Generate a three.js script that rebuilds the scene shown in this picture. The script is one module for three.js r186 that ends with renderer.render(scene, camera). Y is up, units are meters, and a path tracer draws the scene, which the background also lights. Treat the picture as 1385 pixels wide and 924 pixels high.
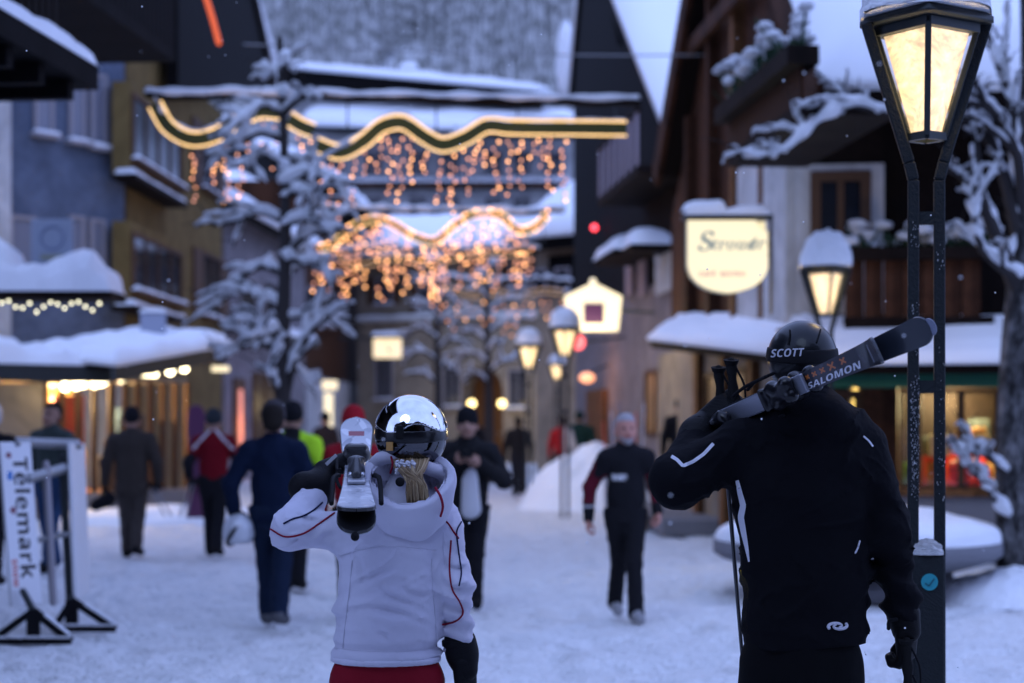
import * as THREE from 'three';
import { mergeGeometries, mergeVertices } from 'three/addons/utils/BufferGeometryUtils.js';
import { RoundedBoxGeometry } from 'three/addons/geometries/RoundedBoxGeometry.js';
import { FontLoader } from 'three/addons/loaders/FontLoader.js';
import { createNoise3D } from 'simplex-noise';

// ------------------------------------------------------------------ camera, sky, sun, exposure
const F = 2400, CX = 692.5, HY = 568, EYE = 1.62;      // focal length and principal point of the photograph, eye height
const scene = new THREE.Scene();
const camera = new THREE.PerspectiveCamera(2 * Math.atan(HY / F) * 180 / Math.PI, 1385 / 1136, 0.1, 6000);
camera.position.set(0, EYE, 0);
camera.lookAt(0, EYE, -10);
camera.setViewOffset(1385, 1136, 0, 0, 1385, 924);
camera.focus = 5.9;
camera.userData.fStop = 1.9;
const renderer = new THREE.WebGLRenderer({ antialias: true });
renderer.setSize(1024, 683);
renderer.toneMapping = THREE.LinearToneMapping;
renderer.toneMappingExposure = 1.68;
renderer.shadowMap.enabled = true;
{ // a heavy dusk overcast: deep blue, paler towards the horizon, faint cloud structure
  const W = 128, H = 64, n3 = createNoise3D(rng(5)), data = new Float32Array(W * H * 4);
  for (let j = 0; j < H; j++) for (let i = 0; i < W; i++) {
    const el = (j + 0.5) / H * Math.PI - Math.PI / 2, az = i / W * Math.PI * 2;
    const x = Math.cos(el) * Math.cos(az), y = Math.sin(el), z = Math.cos(el) * Math.sin(az);
    const c = 1 + 0.12 * n3(x * 1.6, y * 3, z * 1.6) + 0.06 * n3(x * 4, y * 7, z * 4);
    const t = Math.max(0, y);
    const o = (j * W + i) * 4;
    data[o] = (0.4 - 0.06 * t) * c; data[o + 1] = (0.515 - 0.05 * t) * c; data[o + 2] = (1.0 - 0.04 * t) * c; data[o + 3] = 1;
  }
  const sky = new THREE.DataTexture(data, W, H, THREE.RGBAFormat, THREE.FloatType);
  sky.mapping = THREE.EquirectangularReflectionMapping; sky.magFilter = THREE.LinearFilter; sky.needsUpdate = true;
  scene.background = sky; scene.environment = sky; scene.environmentIntensity = 1; scene.backgroundIntensity = 1;
}
const sun = new THREE.DirectionalLight(new THREE.Color(0.58, 0.74, 1), 0.28);   // what is left of the daylight, through thick cloud
sun.position.set(-14, 40, 12); sun.target.position.set(0, 0, -20); sun.shadow.radius = 60; sun.castShadow = true;
Object.assign(sun.shadow.camera, { left: -40, right: 40, top: 60, bottom: -60, near: 1, far: 160 }); sun.shadow.mapSize.set(2048, 2048);
scene.add(sun, sun.target);

// ------------------------------------------------------------------ helpers
function rng(seed) { let s = seed >>> 0; return () => { s |= 0; s = s + 0x6D2B79F5 | 0; let t = Math.imul(s ^ s >>> 15, 1 | s); t = t + Math.imul(t ^ t >>> 7, 61 | t) ^ t; return ((t ^ t >>> 14) >>> 0) / 4294967296; }; }
const R = rng(77), noise = createNoise3D(rng(11));
const V = (x, y, z) => new THREE.Vector3(x, y, z);
const P = (px, py, d) => V((px - CX) * d / F, EYE + (HY - py) * d / F, -d);       // the point at that depth along a line of sight
const lerp = (a, b, t) => a + (b - a) * t, clamp = (x, a, b) => Math.max(a, Math.min(b, x));
const used = new Map();
function numbered(n) { const k = used.get(n) || 0; used.set(n, k + 1); return k ? n + '_' + String(k).padStart(3, '0') : n; }
function tag(o, label, category, group) { o.userData.label = label; o.userData.category = category; if (group) o.userData.group = group; return o; }
function thing(name, label, category, pos = [0, 0, 0], turn = 0, group) {
  const o = new THREE.Group(); o.name = numbered(name); o.position.set(...(pos.isVector3 ? pos.toArray() : pos)); o.rotation.y = turn; scene.add(o);
  return tag(o, label, category, group);
}
function mesh(name, geo, mat, parent) {
  if (Array.isArray(geo)) geo = merge(geo);
  const m = new THREE.Mesh(geo, mat); m.name = parent ? name : numbered(name); m.castShadow = m.receiveShadow = true;
  (parent || scene).add(m); return m;
}
function structure(name, geo, mat) { const m = mesh(name, geo, mat); m.userData.kind = 'structure'; return m; }
function merge(list) {
  list = list.map((g) => { g = g.index ? g.toNonIndexed() : g; for (const k of Object.keys(g.attributes)) if (!['position', 'normal', 'uv'].includes(k)) g.deleteAttribute(k); if (!g.attributes.uv) g.setAttribute('uv', new THREE.BufferAttribute(new Float32Array(g.attributes.position.count * 2), 2)); return g; });
  return mergeGeometries(list);
}
// box with uv in metres
function box(w, h, d, x = 0, y = 0, z = 0, bevel = 0) {
  const g = bevel ? new RoundedBoxGeometry(w, h, d, 2, Math.min(bevel, w / 2.01, h / 2.01, d / 2.01)) : new THREE.BoxGeometry(w, h, d);
  const p = g.attributes.position, n = g.attributes.normal, uv = g.attributes.uv;
  for (let i = 0; i < p.count; i++) {
    const ax = Math.abs(n.getX(i)), ay = Math.abs(n.getY(i)), az = Math.abs(n.getZ(i));
    if (ax >= ay && ax >= az) uv.setXY(i, p.getZ(i) + z, p.getY(i) + y); else if (ay >= az) uv.setXY(i, p.getX(i) + x, p.getZ(i) + z); else uv.setXY(i, p.getX(i) + x, p.getY(i) + y);
  }
  return g.translate(x, y, z);
}
const boxAt = (x0, y0, z0, x1, y1, z1, bevel) => box(Math.abs(x1 - x0), Math.abs(y1 - y0), Math.abs(z1 - z0), (x0 + x1) / 2, (y0 + y1) / 2, (z0 + z1) / 2, bevel);
function bar(a, b, w, h = w, bevel = 0) {              // a beam from a to b, w wide and h high
  const len = a.distanceTo(b), g = box(len, h, w, 0, 0, 0, bevel), m = new THREE.Matrix4();
  const x = b.clone().sub(a).normalize(), up = Math.abs(x.y) > 0.95 ? V(0, 0, 1) : V(0, 1, 0), z = x.clone().cross(up).normalize(), y = z.clone().cross(x);
  return g.applyMatrix4(m.makeBasis(x, y, z).setPosition(a.clone().lerp(b, 0.5)));
}
function tube(pts, r, sides = 6, rEnd = r, closed = true) {   // a tube along points whose radius may change
  const c = pts.length > 2 ? new THREE.CatmullRomCurve3(pts) : new THREE.LineCurve3(pts[0], pts[1]), n = pts.length > 2 ? Math.max(4, (pts.length - 1) * 3) : 1;
  const g = new THREE.TubeGeometry(c, n, 1, sides, false), p = g.attributes.position, q = V(), rr = typeof r === 'function' ? r : (t) => lerp(r, rEnd, t);
  for (let i = 0; i <= n; i++) {
    c.getPointAt ? c.getPointAt(i / n, q) : 0; const k = rr(i / n);
    for (let j = 0; j <= sides; j++) { const o = i * (sides + 1) + j; p.setXYZ(o, q.x + (p.getX(o) - q.x) * k, q.y + (p.getY(o) - q.y) * k, q.z + (p.getZ(o) - q.z) * k); }
  }
  if (!closed) return g;
  const e0 = new THREE.SphereGeometry(rr(0), sides, 4).translate(...c.getPointAt(0).toArray()), e1 = new THREE.SphereGeometry(rr(1), sides, 4).translate(...c.getPointAt(1).toArray());
  return merge([g, e0, e1]);
}
const lathe = (pts, seg = 32) => new THREE.LatheGeometry(pts.map(([x, y]) => new THREE.Vector2(x, y)), seg);
// a bank of snow over a w x d base: rounded shoulders, uneven top
function snowBank(w, d, t, seed = 1, rough = 0.25, nx = 0, nz = 0) {
  nx = nx || Math.round(clamp(w / 0.12, 10, 60)); nz = nz || Math.round(clamp(d / 0.12, 8, 40));
  const g = new THREE.PlaneGeometry(1, 1, nx, nz).rotateX(-Math.PI / 2), p = g.attributes.position, uv = g.attributes.uv, e = 0.9 * t;
  for (let i = 0; i < p.count; i++) {
    let u = p.getX(i) * 2, v = p.getZ(i) * 2;
    u = Math.sign(u) * Math.pow(Math.abs(u), 0.8); v = Math.sign(v) * Math.pow(Math.abs(v), 0.8);
    const x = u * w / 2, z = v * d / 2, ex = Math.min(1, (w / 2 - Math.abs(x)) / e), ez = Math.min(1, (d / 2 - Math.abs(z)) / e);
    const f = (k) => Math.sqrt(Math.max(0, 1 - (1 - k) * (1 - k)));
    const nn = 1 + rough * (noise(x * 1.1 + seed * 7, z * 1.1, seed) + 0.5 * noise(x * 3.1, z * 3.1 + seed, seed * 3));
    const out = 1 + 0.03 * noise(x * 2 + seed, z * 2, 9);
    p.setXYZ(i, x * out, t * f(ex) * f(ez) * nn, z * out); uv.setXY(i, x, z);
  }
  g.computeVertexNormals();
  const b = new THREE.PlaneGeometry(w * 0.99, d * 0.99).rotateX(Math.PI / 2).translate(0, 0.002, 0);
  return merge([g, b]);
}
function extrude(points, depth, bevel = 0) {              // polygon in x/y pushed to +z
  const g = new THREE.ExtrudeGeometry(new THREE.Shape(points.map(([x, y]) => new THREE.Vector2(x, y))), { depth, bevelEnabled: bevel > 0, bevelSize: bevel, bevelThickness: bevel, bevelSegments: 2, curveSegments: 12 });
  return g;
}
function curvePts(list, n) { const c = new THREE.CatmullRomCurve3(list); return c.getSpacedPoints(n); }

// ------------------------------------------------------------------ materials
function noiseTex(size, fn, srgb) {
  const d = new Uint8Array(size * size * 4);
  for (let j = 0; j < size; j++) for (let i = 0; i < size; i++) { const c = fn(i / size, j / size), o = (j * size + i) * 4; for (let k = 0; k < 3; k++) d[o + k] = clamp(Array.isArray(c) ? c[k] : c, 0, 1) * 255; d[o + 3] = 255; }
  const t = new THREE.DataTexture(d, size, size, THREE.RGBAFormat); t.wrapS = t.wrapT = THREE.RepeatWrapping; t.magFilter = THREE.LinearFilter; if (srgb) t.colorSpace = THREE.SRGBColorSpace; t.needsUpdate = true; return t;
}
function tile(u, v, f, s = 0) { const a = u * 6.2832, b = v * 6.2832, r = f / 6.2832; return noise(Math.cos(a) * r + s, Math.sin(a) * r + Math.cos(b) * r * 1.31, Math.sin(b) * r * 1.31 + s); }
const rep = (t, x, y = x) => { const c = t.clone(); c.repeat.set(x, y); c.needsUpdate = true; return c; };
const bumpFine = noiseTex(256, (u, v) => 0.5 + 0.22 * tile(u, v, 14) + 0.18 * tile(u, v, 34, 3) + 0.1 * tile(u, v, 70, 8));
const weave = noiseTex(128, (u, v) => 0.5 + 0.25 * Math.sin(u * 6.2832 * 32) * Math.sin(v * 6.2832 * 32) + 0.12 * tile(u, v, 30, 2));
const woodTex = noiseTex(256, (u, v) => { const plank = Math.floor(u * 8), k = 0.72 + 0.28 * Math.abs(Math.sin(plank * 12.9)); const g = k * (0.86 + 0.14 * tile(u, v * 0.25, 60, plank) + 0.08 * tile(u, v, 6, 4)); return [g, g, g]; }, true);
const stainTex = noiseTex(256, (u, v) => { const k = 0.9 + 0.07 * tile(u, v, 5) + 0.05 * tile(u, v, 18, 5); return [k, k, k]; }, true);
const trodTex = noiseTex(512, (u, v) => { const a = tile(u, v, 26, 1), b = tile(u, v, 70, 6), c = tile(u, v, 9, 3); let k = 0.97 + 0.025 * a + 0.02 * b; if (b > 0.62 && a > 0.1) k -= 0.16; if (c > 0.35) k -= 0.1 * (c - 0.35); return [k, k * 0.995, k * 0.985]; }, true);
const frostTex = noiseTex(256, (u, v) => { const k = 0.55 + 0.25 * tile(u, v, 12) + 0.2 * tile(u, v, 40, 5); return [k, k, k]; }, true);
const frostPane = noiseTex(256, (u, v) => { const a = 0.84 + 0.14 * tile(u, v, 6, 2) + 0.1 * tile(u, v, 15, 9) + 0.05 * tile(u, v, 50, 4); return [a, a * 0.985, a * 0.96]; }, true);
const stainBig = rep(stainTex, 0.23, 0.17);
const col = (c) => Array.isArray(c) ? new THREE.Color().setRGB(...c) : new THREE.Color(c);
const mat = (c, roughness = 0.8, o = {}) => new THREE.MeshPhysicalMaterial({ color: col(c), roughness, specularIntensity: roughness >= 0.55 ? 0.18 : 1, ...o });
const phys = (c, roughness, o = {}) => new THREE.MeshPhysicalMaterial({ color: col(c), roughness, ...o });
const lampLight = (c, k) => new THREE.PointLight(c, k * 0.6);
const glow = (c, k) => new THREE.MeshStandardMaterial({ color: col([0.6, 0.5, 0.4]), roughness: 0.6, emissive: col(c), emissiveIntensity: k * 0.76 });
const M = {
  snow: mat([0.84, 0.86, 0.9], 0.9, { bumpMap: rep(bumpFine, 1.2), bumpScale: 0.02 }),
  snowFar: mat([0.84, 0.86, 0.9], 0.95),
  snowTrod: mat([0.82, 0.84, 0.87], 0.92, { map: rep(trodTex, 0.21), bumpMap: rep(bumpFine, 0.9), bumpScale: 0.045 }),
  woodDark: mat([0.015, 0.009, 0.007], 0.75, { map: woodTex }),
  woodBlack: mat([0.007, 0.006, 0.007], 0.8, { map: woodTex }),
  woodBrown: mat([0.09, 0.036, 0.018], 0.7, { map: woodTex }),
  woodWarm: mat([0.26, 0.12, 0.05], 0.65, { map: woodTex }),
  plasterBlue: mat([0.14, 0.175, 0.25], 0.9, { map: stainBig }),
  plasterWhite: mat([0.62, 0.62, 0.62], 0.9, { map: stainBig }),
  plasterYellow: mat([0.2, 0.14, 0.055], 0.9, { map: stainBig }),
  plasterCream: mat([0.33, 0.28, 0.22], 0.9, { map: stainBig }),
  plasterMauve: mat([0.26, 0.24, 0.26], 0.9, { map: stainBig }),
  plasterGrey: mat([0.5, 0.5, 0.51], 0.9, { map: stainBig }),
  stone: mat([0.2, 0.2, 0.22], 0.95, { bumpMap: bumpFine, bumpScale: 0.02 }),
  metalDark: mat([0.028, 0.035, 0.038], 0.45, { metalness: 0.3 }),
  metalGrey: mat([0.25, 0.26, 0.28], 0.4, { metalness: 0.8 }),
  frameWhite: mat([0.32, 0.3, 0.32], 0.7), frameBrown: mat([0.09, 0.05, 0.03], 0.6),
  glassDark: phys([0.015, 0.018, 0.025], 0.08, { specularIntensity: 0.9 }),
  pane: phys([1, 1, 1], 0.04, { transmission: 1, thickness: 0, ior: 1.45 }),
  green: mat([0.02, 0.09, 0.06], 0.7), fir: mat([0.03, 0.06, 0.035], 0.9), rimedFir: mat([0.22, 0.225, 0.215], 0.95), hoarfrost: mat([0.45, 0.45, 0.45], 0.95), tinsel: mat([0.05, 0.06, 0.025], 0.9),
  bark: mat([0.05, 0.045, 0.045], 0.95, { bumpMap: bumpFine, bumpScale: 0.02 }),
  skin: mat([0.42, 0.24, 0.17], 0.6), black: mat([0.008, 0.008, 0.01], 0.7),
  blackGloss: phys([0.006, 0.006, 0.008], 0.3, { specularIntensity: 0.5, clearcoat: 0.25, clearcoatRoughness: 0.1 }),
  rubber: mat([0.012, 0.012, 0.013], 0.85), chrome: mat([0.8, 0.81, 0.83], 0.07, { metalness: 1 }),
  bulbWarm: glow([1, 0.42, 0.14], 5), rope: glow([1, 0.6, 0.18], 2), bulbWhite: glow([1, 0.86, 0.52], 9),
  lampGlow: new THREE.MeshStandardMaterial({ color: col([0.6, 0.5, 0.4]), roughness: 0.6, emissive: col([1, 0.74, 0.42]), emissiveIntensity: 1.0, emissiveMap: rep(frostPane, 2, 1) }), roomGlow: glow([1, 0.68, 0.26], 2.2), signGlow: glow([1, 0.85, 0.5], 0.9), redGlow: glow([1, 0.06, 0.05], 2.2), orangeGlow: mat([0.2, 0.04, 0.01], 0.5, { emissive: col([1, 0.14, 0.02]), emissiveIntensity: 0.5 }),
};
// ------------------------------------------------------------------ the ground, the hill
{ // trodden snow: fine grid in the street, coarse beyond
  const xs = [], zs = [];
  for (let x = -1800; x < -16; x += x < -200 ? 200 : 23) xs.push(x); for (let x = -16; x < -5; x += 0.18) xs.push(x); for (let x = -5; x < 5; x += 0.055) xs.push(x); for (let x = 5; x <= 16; x += 0.18) xs.push(x); for (let x = 20; x <= 1820; x += x > 200 ? 200 : 23) xs.push(x);
  for (let d = -300; d < 3; d += d < -12 ? 48 : 3) zs.push(d); for (let d = 3; d < 7; d += 0.1) zs.push(d); for (let d = 7; d < 19; d += 0.055) zs.push(d); for (let d = 19; d < 30; d += 0.14) zs.push(d); for (let d = 30; d < 70; d += 0.6) zs.push(d); for (let d = 70; d < 2600; d *= 1.25) zs.push(d);
  const cells = new Map(), rf = rng(404);
  for (let k = 0; k < 90; k++) {                                   // trails of boot prints pressed into the packed snow
    let x = (rf() - 0.5) * 9, d = 6 + rf() * 14, a = (rf() < 0.5 ? 0 : Math.PI) + (rf() - 0.5) * 0.9, n = 8 + rf() * 14 | 0;
    for (let i = 0; i < n; i++) { const s = i % 2 ? 0.1 : -0.1, fx = x + Math.cos(a) * s, fd = d - Math.sin(a) * s, p = { x: fx, d: fd, c: Math.cos(a), s: Math.sin(a), z: 0.012 + 0.02 * rf() }; for (let i2 = -1; i2 <= 1; i2++) for (let j2 = -1; j2 <= 1; j2++) { const key = (Math.floor(fx / 0.3) + i2) + ',' + (Math.floor(fd / 0.3) + j2); if (!cells.has(key)) cells.set(key, []); cells.get(key).push(p); } x += Math.sin(a) * 0.66; d += Math.cos(a) * 0.66; a += (rf() - 0.5) * 0.12; }
  }
  const prints = (x, d) => { let y = 0; for (const p of cells.get(Math.floor(x / 0.3) + ',' + Math.floor(d / 0.3)) || []) { const dx = x - p.x, dd = d - p.d, u = (dx * p.s + dd * p.c) / 0.155, v = (dx * p.c - dd * p.s) / 0.062, q = u * u + v * v; if (q < 1) y = Math.min(y, -p.z * (1 - q * q)); else if (q < 2.2) y += p.z * 0.35 * (2.2 - q) / 1.2; } return y; };
  const pos = [], uv = [], idx = [], h = (x, d) => {
    if (Math.abs(x) > 17 || d > 75 || d < -12) return -0.02;
    let y = 0.025 * noise(x * 0.35, d * 0.35, 1) + 0.022 * noise(x * 1.3, d * 1.0, 2) + 0.018 * noise(x * 3.1, d * 3.1, 3);
    const pit = noise(x * 2.3 + 40, d * 1.7, 5); if (pit > 0.25) y -= 0.09 * (pit - 0.25);              // footprints and scrapes
    y += 0.012 * Math.sin(x * 5 + 1.6 * noise(d * 0.12, 3, 3)) * Math.max(0, noise(x * 0.3, d * 0.04, 12)); // sledge and tyre tracks along the street
    return y * 0.85 - 0.014 + (d > 5 && d < 21 ? clamp(prints(x, d), -0.035, 0.014) : 0);
  };
  for (const d of zs) for (const x of xs) { pos.push(x, h(x, d), -d); uv.push(x, d); }
  const n = xs.length;
  for (let j = 0; j < zs.length - 1; j++) for (let i = 0; i < n - 1; i++) { const a = j * n + i; idx.push(a, a + 1, a + n, a + 1, a + n + 1, a + n); }
  const g = new THREE.BufferGeometry(); g.setAttribute('position', new THREE.Float32BufferAttribute(pos, 3)); g.setAttribute('uv', new THREE.Float32BufferAttribute(uv, 2)); g.setIndex(idx); g.computeVertexNormals();
  structure('snowy_ground', g, M.snowTrod);
}
{ // the mountainside above the village and its snow-laden forest
  const hillY = (x, d) => { const t = clamp((d - 330) / 1500, 0, 1); return 620 * Math.pow(t, 1.05) + 16 * t * noise(x * 0.006, d * 0.006, 4) * 2 + 6 * noise(x * 0.02, d * 0.02, 6); };
  const g = new THREE.PlaneGeometry(2600, 1700, 90, 70).rotateX(-Math.PI / 2).translate(0, 0, -1180), p = g.attributes.position;
  for (let i = 0; i < p.count; i++) p.setY(i, hillY(p.getX(i), -p.getZ(i)));
  g.computeVertexNormals(); structure('mountain_slope', g, M.snowFar);
  const tiers = [], caps = [];
  for (let k = 0; k < 4; k++) {
    const y = 1.5 + k * 3.1, r = 2.9 * (1 - k / 4.6);
    tiers.push(new THREE.ConeGeometry(r, 4.2, 7, 1, true).translate(0, y + 1.6, 0));
    caps.push(new THREE.ConeGeometry(r * 0.86, 3.5, 7, 1, true).translate(0.1, y + 2.15, 0.08));
  }
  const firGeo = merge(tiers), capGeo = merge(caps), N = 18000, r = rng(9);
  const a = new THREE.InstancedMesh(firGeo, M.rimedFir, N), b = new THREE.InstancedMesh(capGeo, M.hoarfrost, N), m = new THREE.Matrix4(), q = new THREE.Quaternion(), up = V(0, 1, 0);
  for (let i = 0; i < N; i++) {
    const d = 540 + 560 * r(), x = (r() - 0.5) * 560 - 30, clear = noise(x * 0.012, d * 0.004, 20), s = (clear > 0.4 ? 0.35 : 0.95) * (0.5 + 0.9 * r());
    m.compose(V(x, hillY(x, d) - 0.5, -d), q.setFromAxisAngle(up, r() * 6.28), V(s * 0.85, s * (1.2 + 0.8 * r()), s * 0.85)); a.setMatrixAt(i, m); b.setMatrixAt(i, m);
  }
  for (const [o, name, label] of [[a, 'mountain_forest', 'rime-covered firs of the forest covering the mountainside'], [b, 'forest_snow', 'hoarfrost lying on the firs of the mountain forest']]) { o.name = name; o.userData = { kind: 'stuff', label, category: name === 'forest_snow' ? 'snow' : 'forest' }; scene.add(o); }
}

// ------------------------------------------------------------------ walls: a frame along a facade, u along it from left to right, v up, w out towards the street
class Wall {
  constructor(px0, d0, px1, d1) {
    this.A = V((px0 - CX) * d0 / F, 0, -d0); const B = V((px1 - CX) * d1 / F, 0, -d1);
    this.u = B.clone().sub(this.A); this.len = this.u.length(); this.u.normalize(); this.n = V(-this.u.z, 0, this.u.x); this.turn = Math.atan2(-this.u.z, this.u.x);
  }
  at(px, py, w = 0) {
    const d = V((px - CX) / F, (HY - py) / F, -1), o = this.A.clone().addScaledVector(this.n, w), t = o.dot(this.n) / d.dot(this.n), p = d.multiplyScalar(t);
    return [p.clone().sub(this.A).dot(this.u), EYE + p.y];
  }
  rect(x0, y0, x1, y1, w = 0) { const ym = (y0 + y1) / 2, xm = (x0 + x1) / 2; return [this.at(x0, ym, w)[0], this.at(xm, y1, w)[1], this.at(x1, ym, w)[0], this.at(xm, y0, w)[1]]; }   // u0 v0 u1 v1
  thing(name, label, category, group) { return thing(name, label, category, this.A, this.turn, group); }
  world(u, v, w) { return this.A.clone().addScaledVector(this.u, u).addScaledVector(this.n, w).setY(v); }
}
const slab = (r, w0, w1, bevel) => boxAt(r[0], r[1], w0, r[2], r[3], w1, bevel);
// window > frame bars (the mesh itself), pane, sill, snow
function window_(parent, r, w, o = {}) {
  const [u0, v0, u1, v1] = r, t = o.bar || 0.07, bars = [boxAt(u0, v0, w, u0 + t, v1, w + 0.06), boxAt(u1 - t, v0, w, u1, v1, w + 0.06), boxAt(u0 + t, v1 - t, w, u1 - t, v1, w + 0.06), boxAt(u0 + t, v0, w, u1 - t, v0 + t, w + 0.06)];
  for (let k = 1; k < (o.cols || 1); k++) { const u = lerp(u0, u1, k / o.cols); bars.push(boxAt(u - t / 3, v0 + t, w, u + t / 3, v1 - t, w + 0.05)); }
  const f = mesh('window', bars, o.frame || M.frameWhite, parent);
  mesh('pane', boxAt(u0 + t * 0.9, v0 + t * 0.9, w + 0.005, u1 - t * 0.9, v1 - t * 0.9, w + 0.02), o.glass || M.glassDark, f);
  if (o.sill) { mesh('sill', boxAt(u0 - 0.08, v0 - 0.07, w, u1 + 0.08, v0 - 0.004, w + 0.2), o.frame || M.frameWhite, f); mesh('sill_snow', snowBank(u1 - u0 + 0.14, 0.2, 0.07, u0).translate((u0 + u1) / 2, v0 - 0.002, w + 0.1), M.snow, f); }
  if (o.shutters) for (const s of [-1, 1]) { const e = s < 0 ? u0 : u1, sw = (u1 - u0) * 0.48; mesh('shutter', boxAt(e + s * 0.01, v0, w, e + s * sw, v1, w + 0.05), o.shutters, f); }
  return f;
}
// a sloping slab of roof between four corners a-b (lower edge) and c-d (upper edge), with snow lying on it
function roofSlab(parent, name, a, b, c, d, t, snow, matRoof = M.woodDark, seed = 1, lip = 0.12) {
  const nrm = b.clone().sub(a).cross(d.clone().sub(a)).normalize(); if (nrm.y < 0) nrm.negate();
  const quadBox = (p, h0, h1, nu = 1, nv = 1, bumpy = 0) => {
    const pos = [], idx = [], at = (u, v, h) => p[0].clone().lerp(p[1], u).lerp(p[3].clone().lerp(p[2], u), v).addScaledVector(nrm, h), N = (nu + 1) * (nv + 1);
    for (const top of [0, 1]) for (let j = 0; j <= nv; j++) for (let i = 0; i <= nu; i++) {
      const u = i / nu, v = j / nv; let h = top ? h1 : h0;
      if (top && bumpy) { const e = Math.min(1, Math.min(u, 1 - u) * nu / 2.2, Math.min(v, 1 - v) * nv / 2.2); h = h0 + (h1 - h0) * (0.35 + 0.65 * Math.sqrt(1 - (1 - e) * (1 - e))) * (1 + bumpy * noise(u * 5 + seed, v * 4, seed)); }
      pos.push(...at(u, v, h).toArray());
    }
    const n = nu + 1, q = (w, x, y, z) => idx.push(w, x, y, w, y, z);
    for (let j = 0; j < nv; j++) for (let i = 0; i < nu; i++) { const k = j * n + i; q(k, k + n, k + n + 1, k + 1); q(N + k, N + k + 1, N + k + n + 1, N + k + n); }
    for (let i = 0; i < nu; i++) { q(i, i + 1, N + i + 1, N + i); const k = nv * n + i; q(k + 1, k, N + k, N + k + 1); }
    for (let j = 0; j < nv; j++) { const k = j * n; q(k + n, k, N + k, N + k + n); const e = k + nu; q(e, e + n, N + e + n, N + e); }
    const g = new THREE.BufferGeometry(); g.setAttribute('position', new THREE.Float32BufferAttribute(pos, 3)); g.setIndex(idx); g.computeVertexNormals();
    const s = g.toNonIndexed(); if (!bumpy) s.computeVertexNormals(); return s;
  };
  const rf = mesh(name, merge([quadBox([a, b, c, d], -t, 0)]), matRoof, parent);
  if (snow) {
    const down = a.clone().sub(d).setLength(lip), down2 = b.clone().sub(c).setLength(lip), side = b.clone().sub(a).setLength(lip * 0.5);
    mesh('roof_snow', merge([quadBox([a.clone().add(down).sub(side), b.clone().add(down2).add(side), c.clone().add(side), d.clone().sub(side)], 0.004, snow, 26, 18, 0.22)]), M.snow, rf);
  }
  return rf;
}
function balusters(parent, wall, u0, u1, v0, v1, w, n, m, name = 'baluster') {
  const g = boxAt(-0.035, v0, -0.012, 0.035, v1, 0.012);
  for (let k = 0; k < n; k++) { const b = mesh(name, g, m, parent); b.position.set(lerp(u0, u1, (k + 0.5) / n), 0, w); }
}
function litText(w, h, draw) { const c = document.createElement('canvas'); c.width = w; c.height = h; draw(c.getContext('2d'), w, h); const t = new THREE.CanvasTexture(c); t.colorSpace = THREE.SRGBColorSpace; t.magFilter = THREE.LinearFilter; return t; }

function flatten(group) { const p = group.parent; p.updateMatrixWorld(true); for (const c of [...group.children]) p.attach(c); p.remove(group); }   // a construction frame: its parts go straight under the thing

// ------------------------------------------------------------------ left side of the street
{ // near dark timber house with the snow-edged balcony
  const W = new Wall(-495, 9.5, 133, 17), L = W.len, g = W.thing('timber_house', 'dark timber house with snow-edged balcony jutting over the street at top left', 'building');
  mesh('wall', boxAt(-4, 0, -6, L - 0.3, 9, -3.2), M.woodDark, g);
  const b = mesh('balcony', boxAt(-0.5, 4.78, -3.2, L, 5.0, 0), M.woodBlack, g);
  for (let k = 0; k < 9; k++) mesh('beam', boxAt(L - 0.6 - k * 0.75, 4.6, -3.2, L - 0.46 - k * 0.75, 4.776, -0.08), M.woodBlack, b);
  mesh('edge_snow', snowBank(L + 0.45, 0.34, 0.2, 3, 0.15, 60, 8).translate(L / 2 - 0.25, 5.002, -0.16), M.snow, b);
  mesh('rail', boxAt(-0.5, 5.95, -0.42, L - 0.1, 6.03, -0.3), M.woodBlack, b);
  const bg = boxAt(-0.06, 5.004, -0.38, 0.06, 5.95, -0.35);
  for (let k = 0; k < 44; k++) mesh('baluster', bg, M.woodDark, b).position.x = L - 0.2 - k * 0.17;
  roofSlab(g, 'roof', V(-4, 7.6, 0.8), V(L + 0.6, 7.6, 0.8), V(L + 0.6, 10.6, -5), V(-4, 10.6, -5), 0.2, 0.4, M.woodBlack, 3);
}
{ // blue house
  const W = new Wall(-330, 28.4, 168, 34.5), L = W.len, g = W.thing('blue_house', 'pale blue rendered house with narrow tall windows behind the snowy canopies', 'building');
  mesh('wall', boxAt(-1, 0, -5, L, 11, 0), M.plasterBlue, g);
  const pil = W.rect(-30, 100, 8, 330); mesh('pilaster', boxAt(pil[0], 2.6, 0, pil[2], 9, 0.15), M.plasterWhite, g);
  for (const [x0, x1, y0, y1] of [[44, 70, 85, 182], [91, 113, 95, 192], [120, 142, 100, 200], [10, 46, 292, 372], [92, 112, 292, 372], [119, 140, 296, 372], [-60, -25, 60, 170]]) window_(g, W.rect(x0, y0, x1, y1), 0.02, { sill: true, frame: M.frameWhite, glass: mat([0.2, 0.21, 0.26], 0.25) });
  roofSlab(g, 'roof', V(-1, 10.6, 1.1), V(L + 0.2, 10.6, 1.1), V(L + 0.2, 13.6, -5), V(-1, 13.6, -5), 0.2, 0.4, M.woodDark, 4);
}
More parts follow.
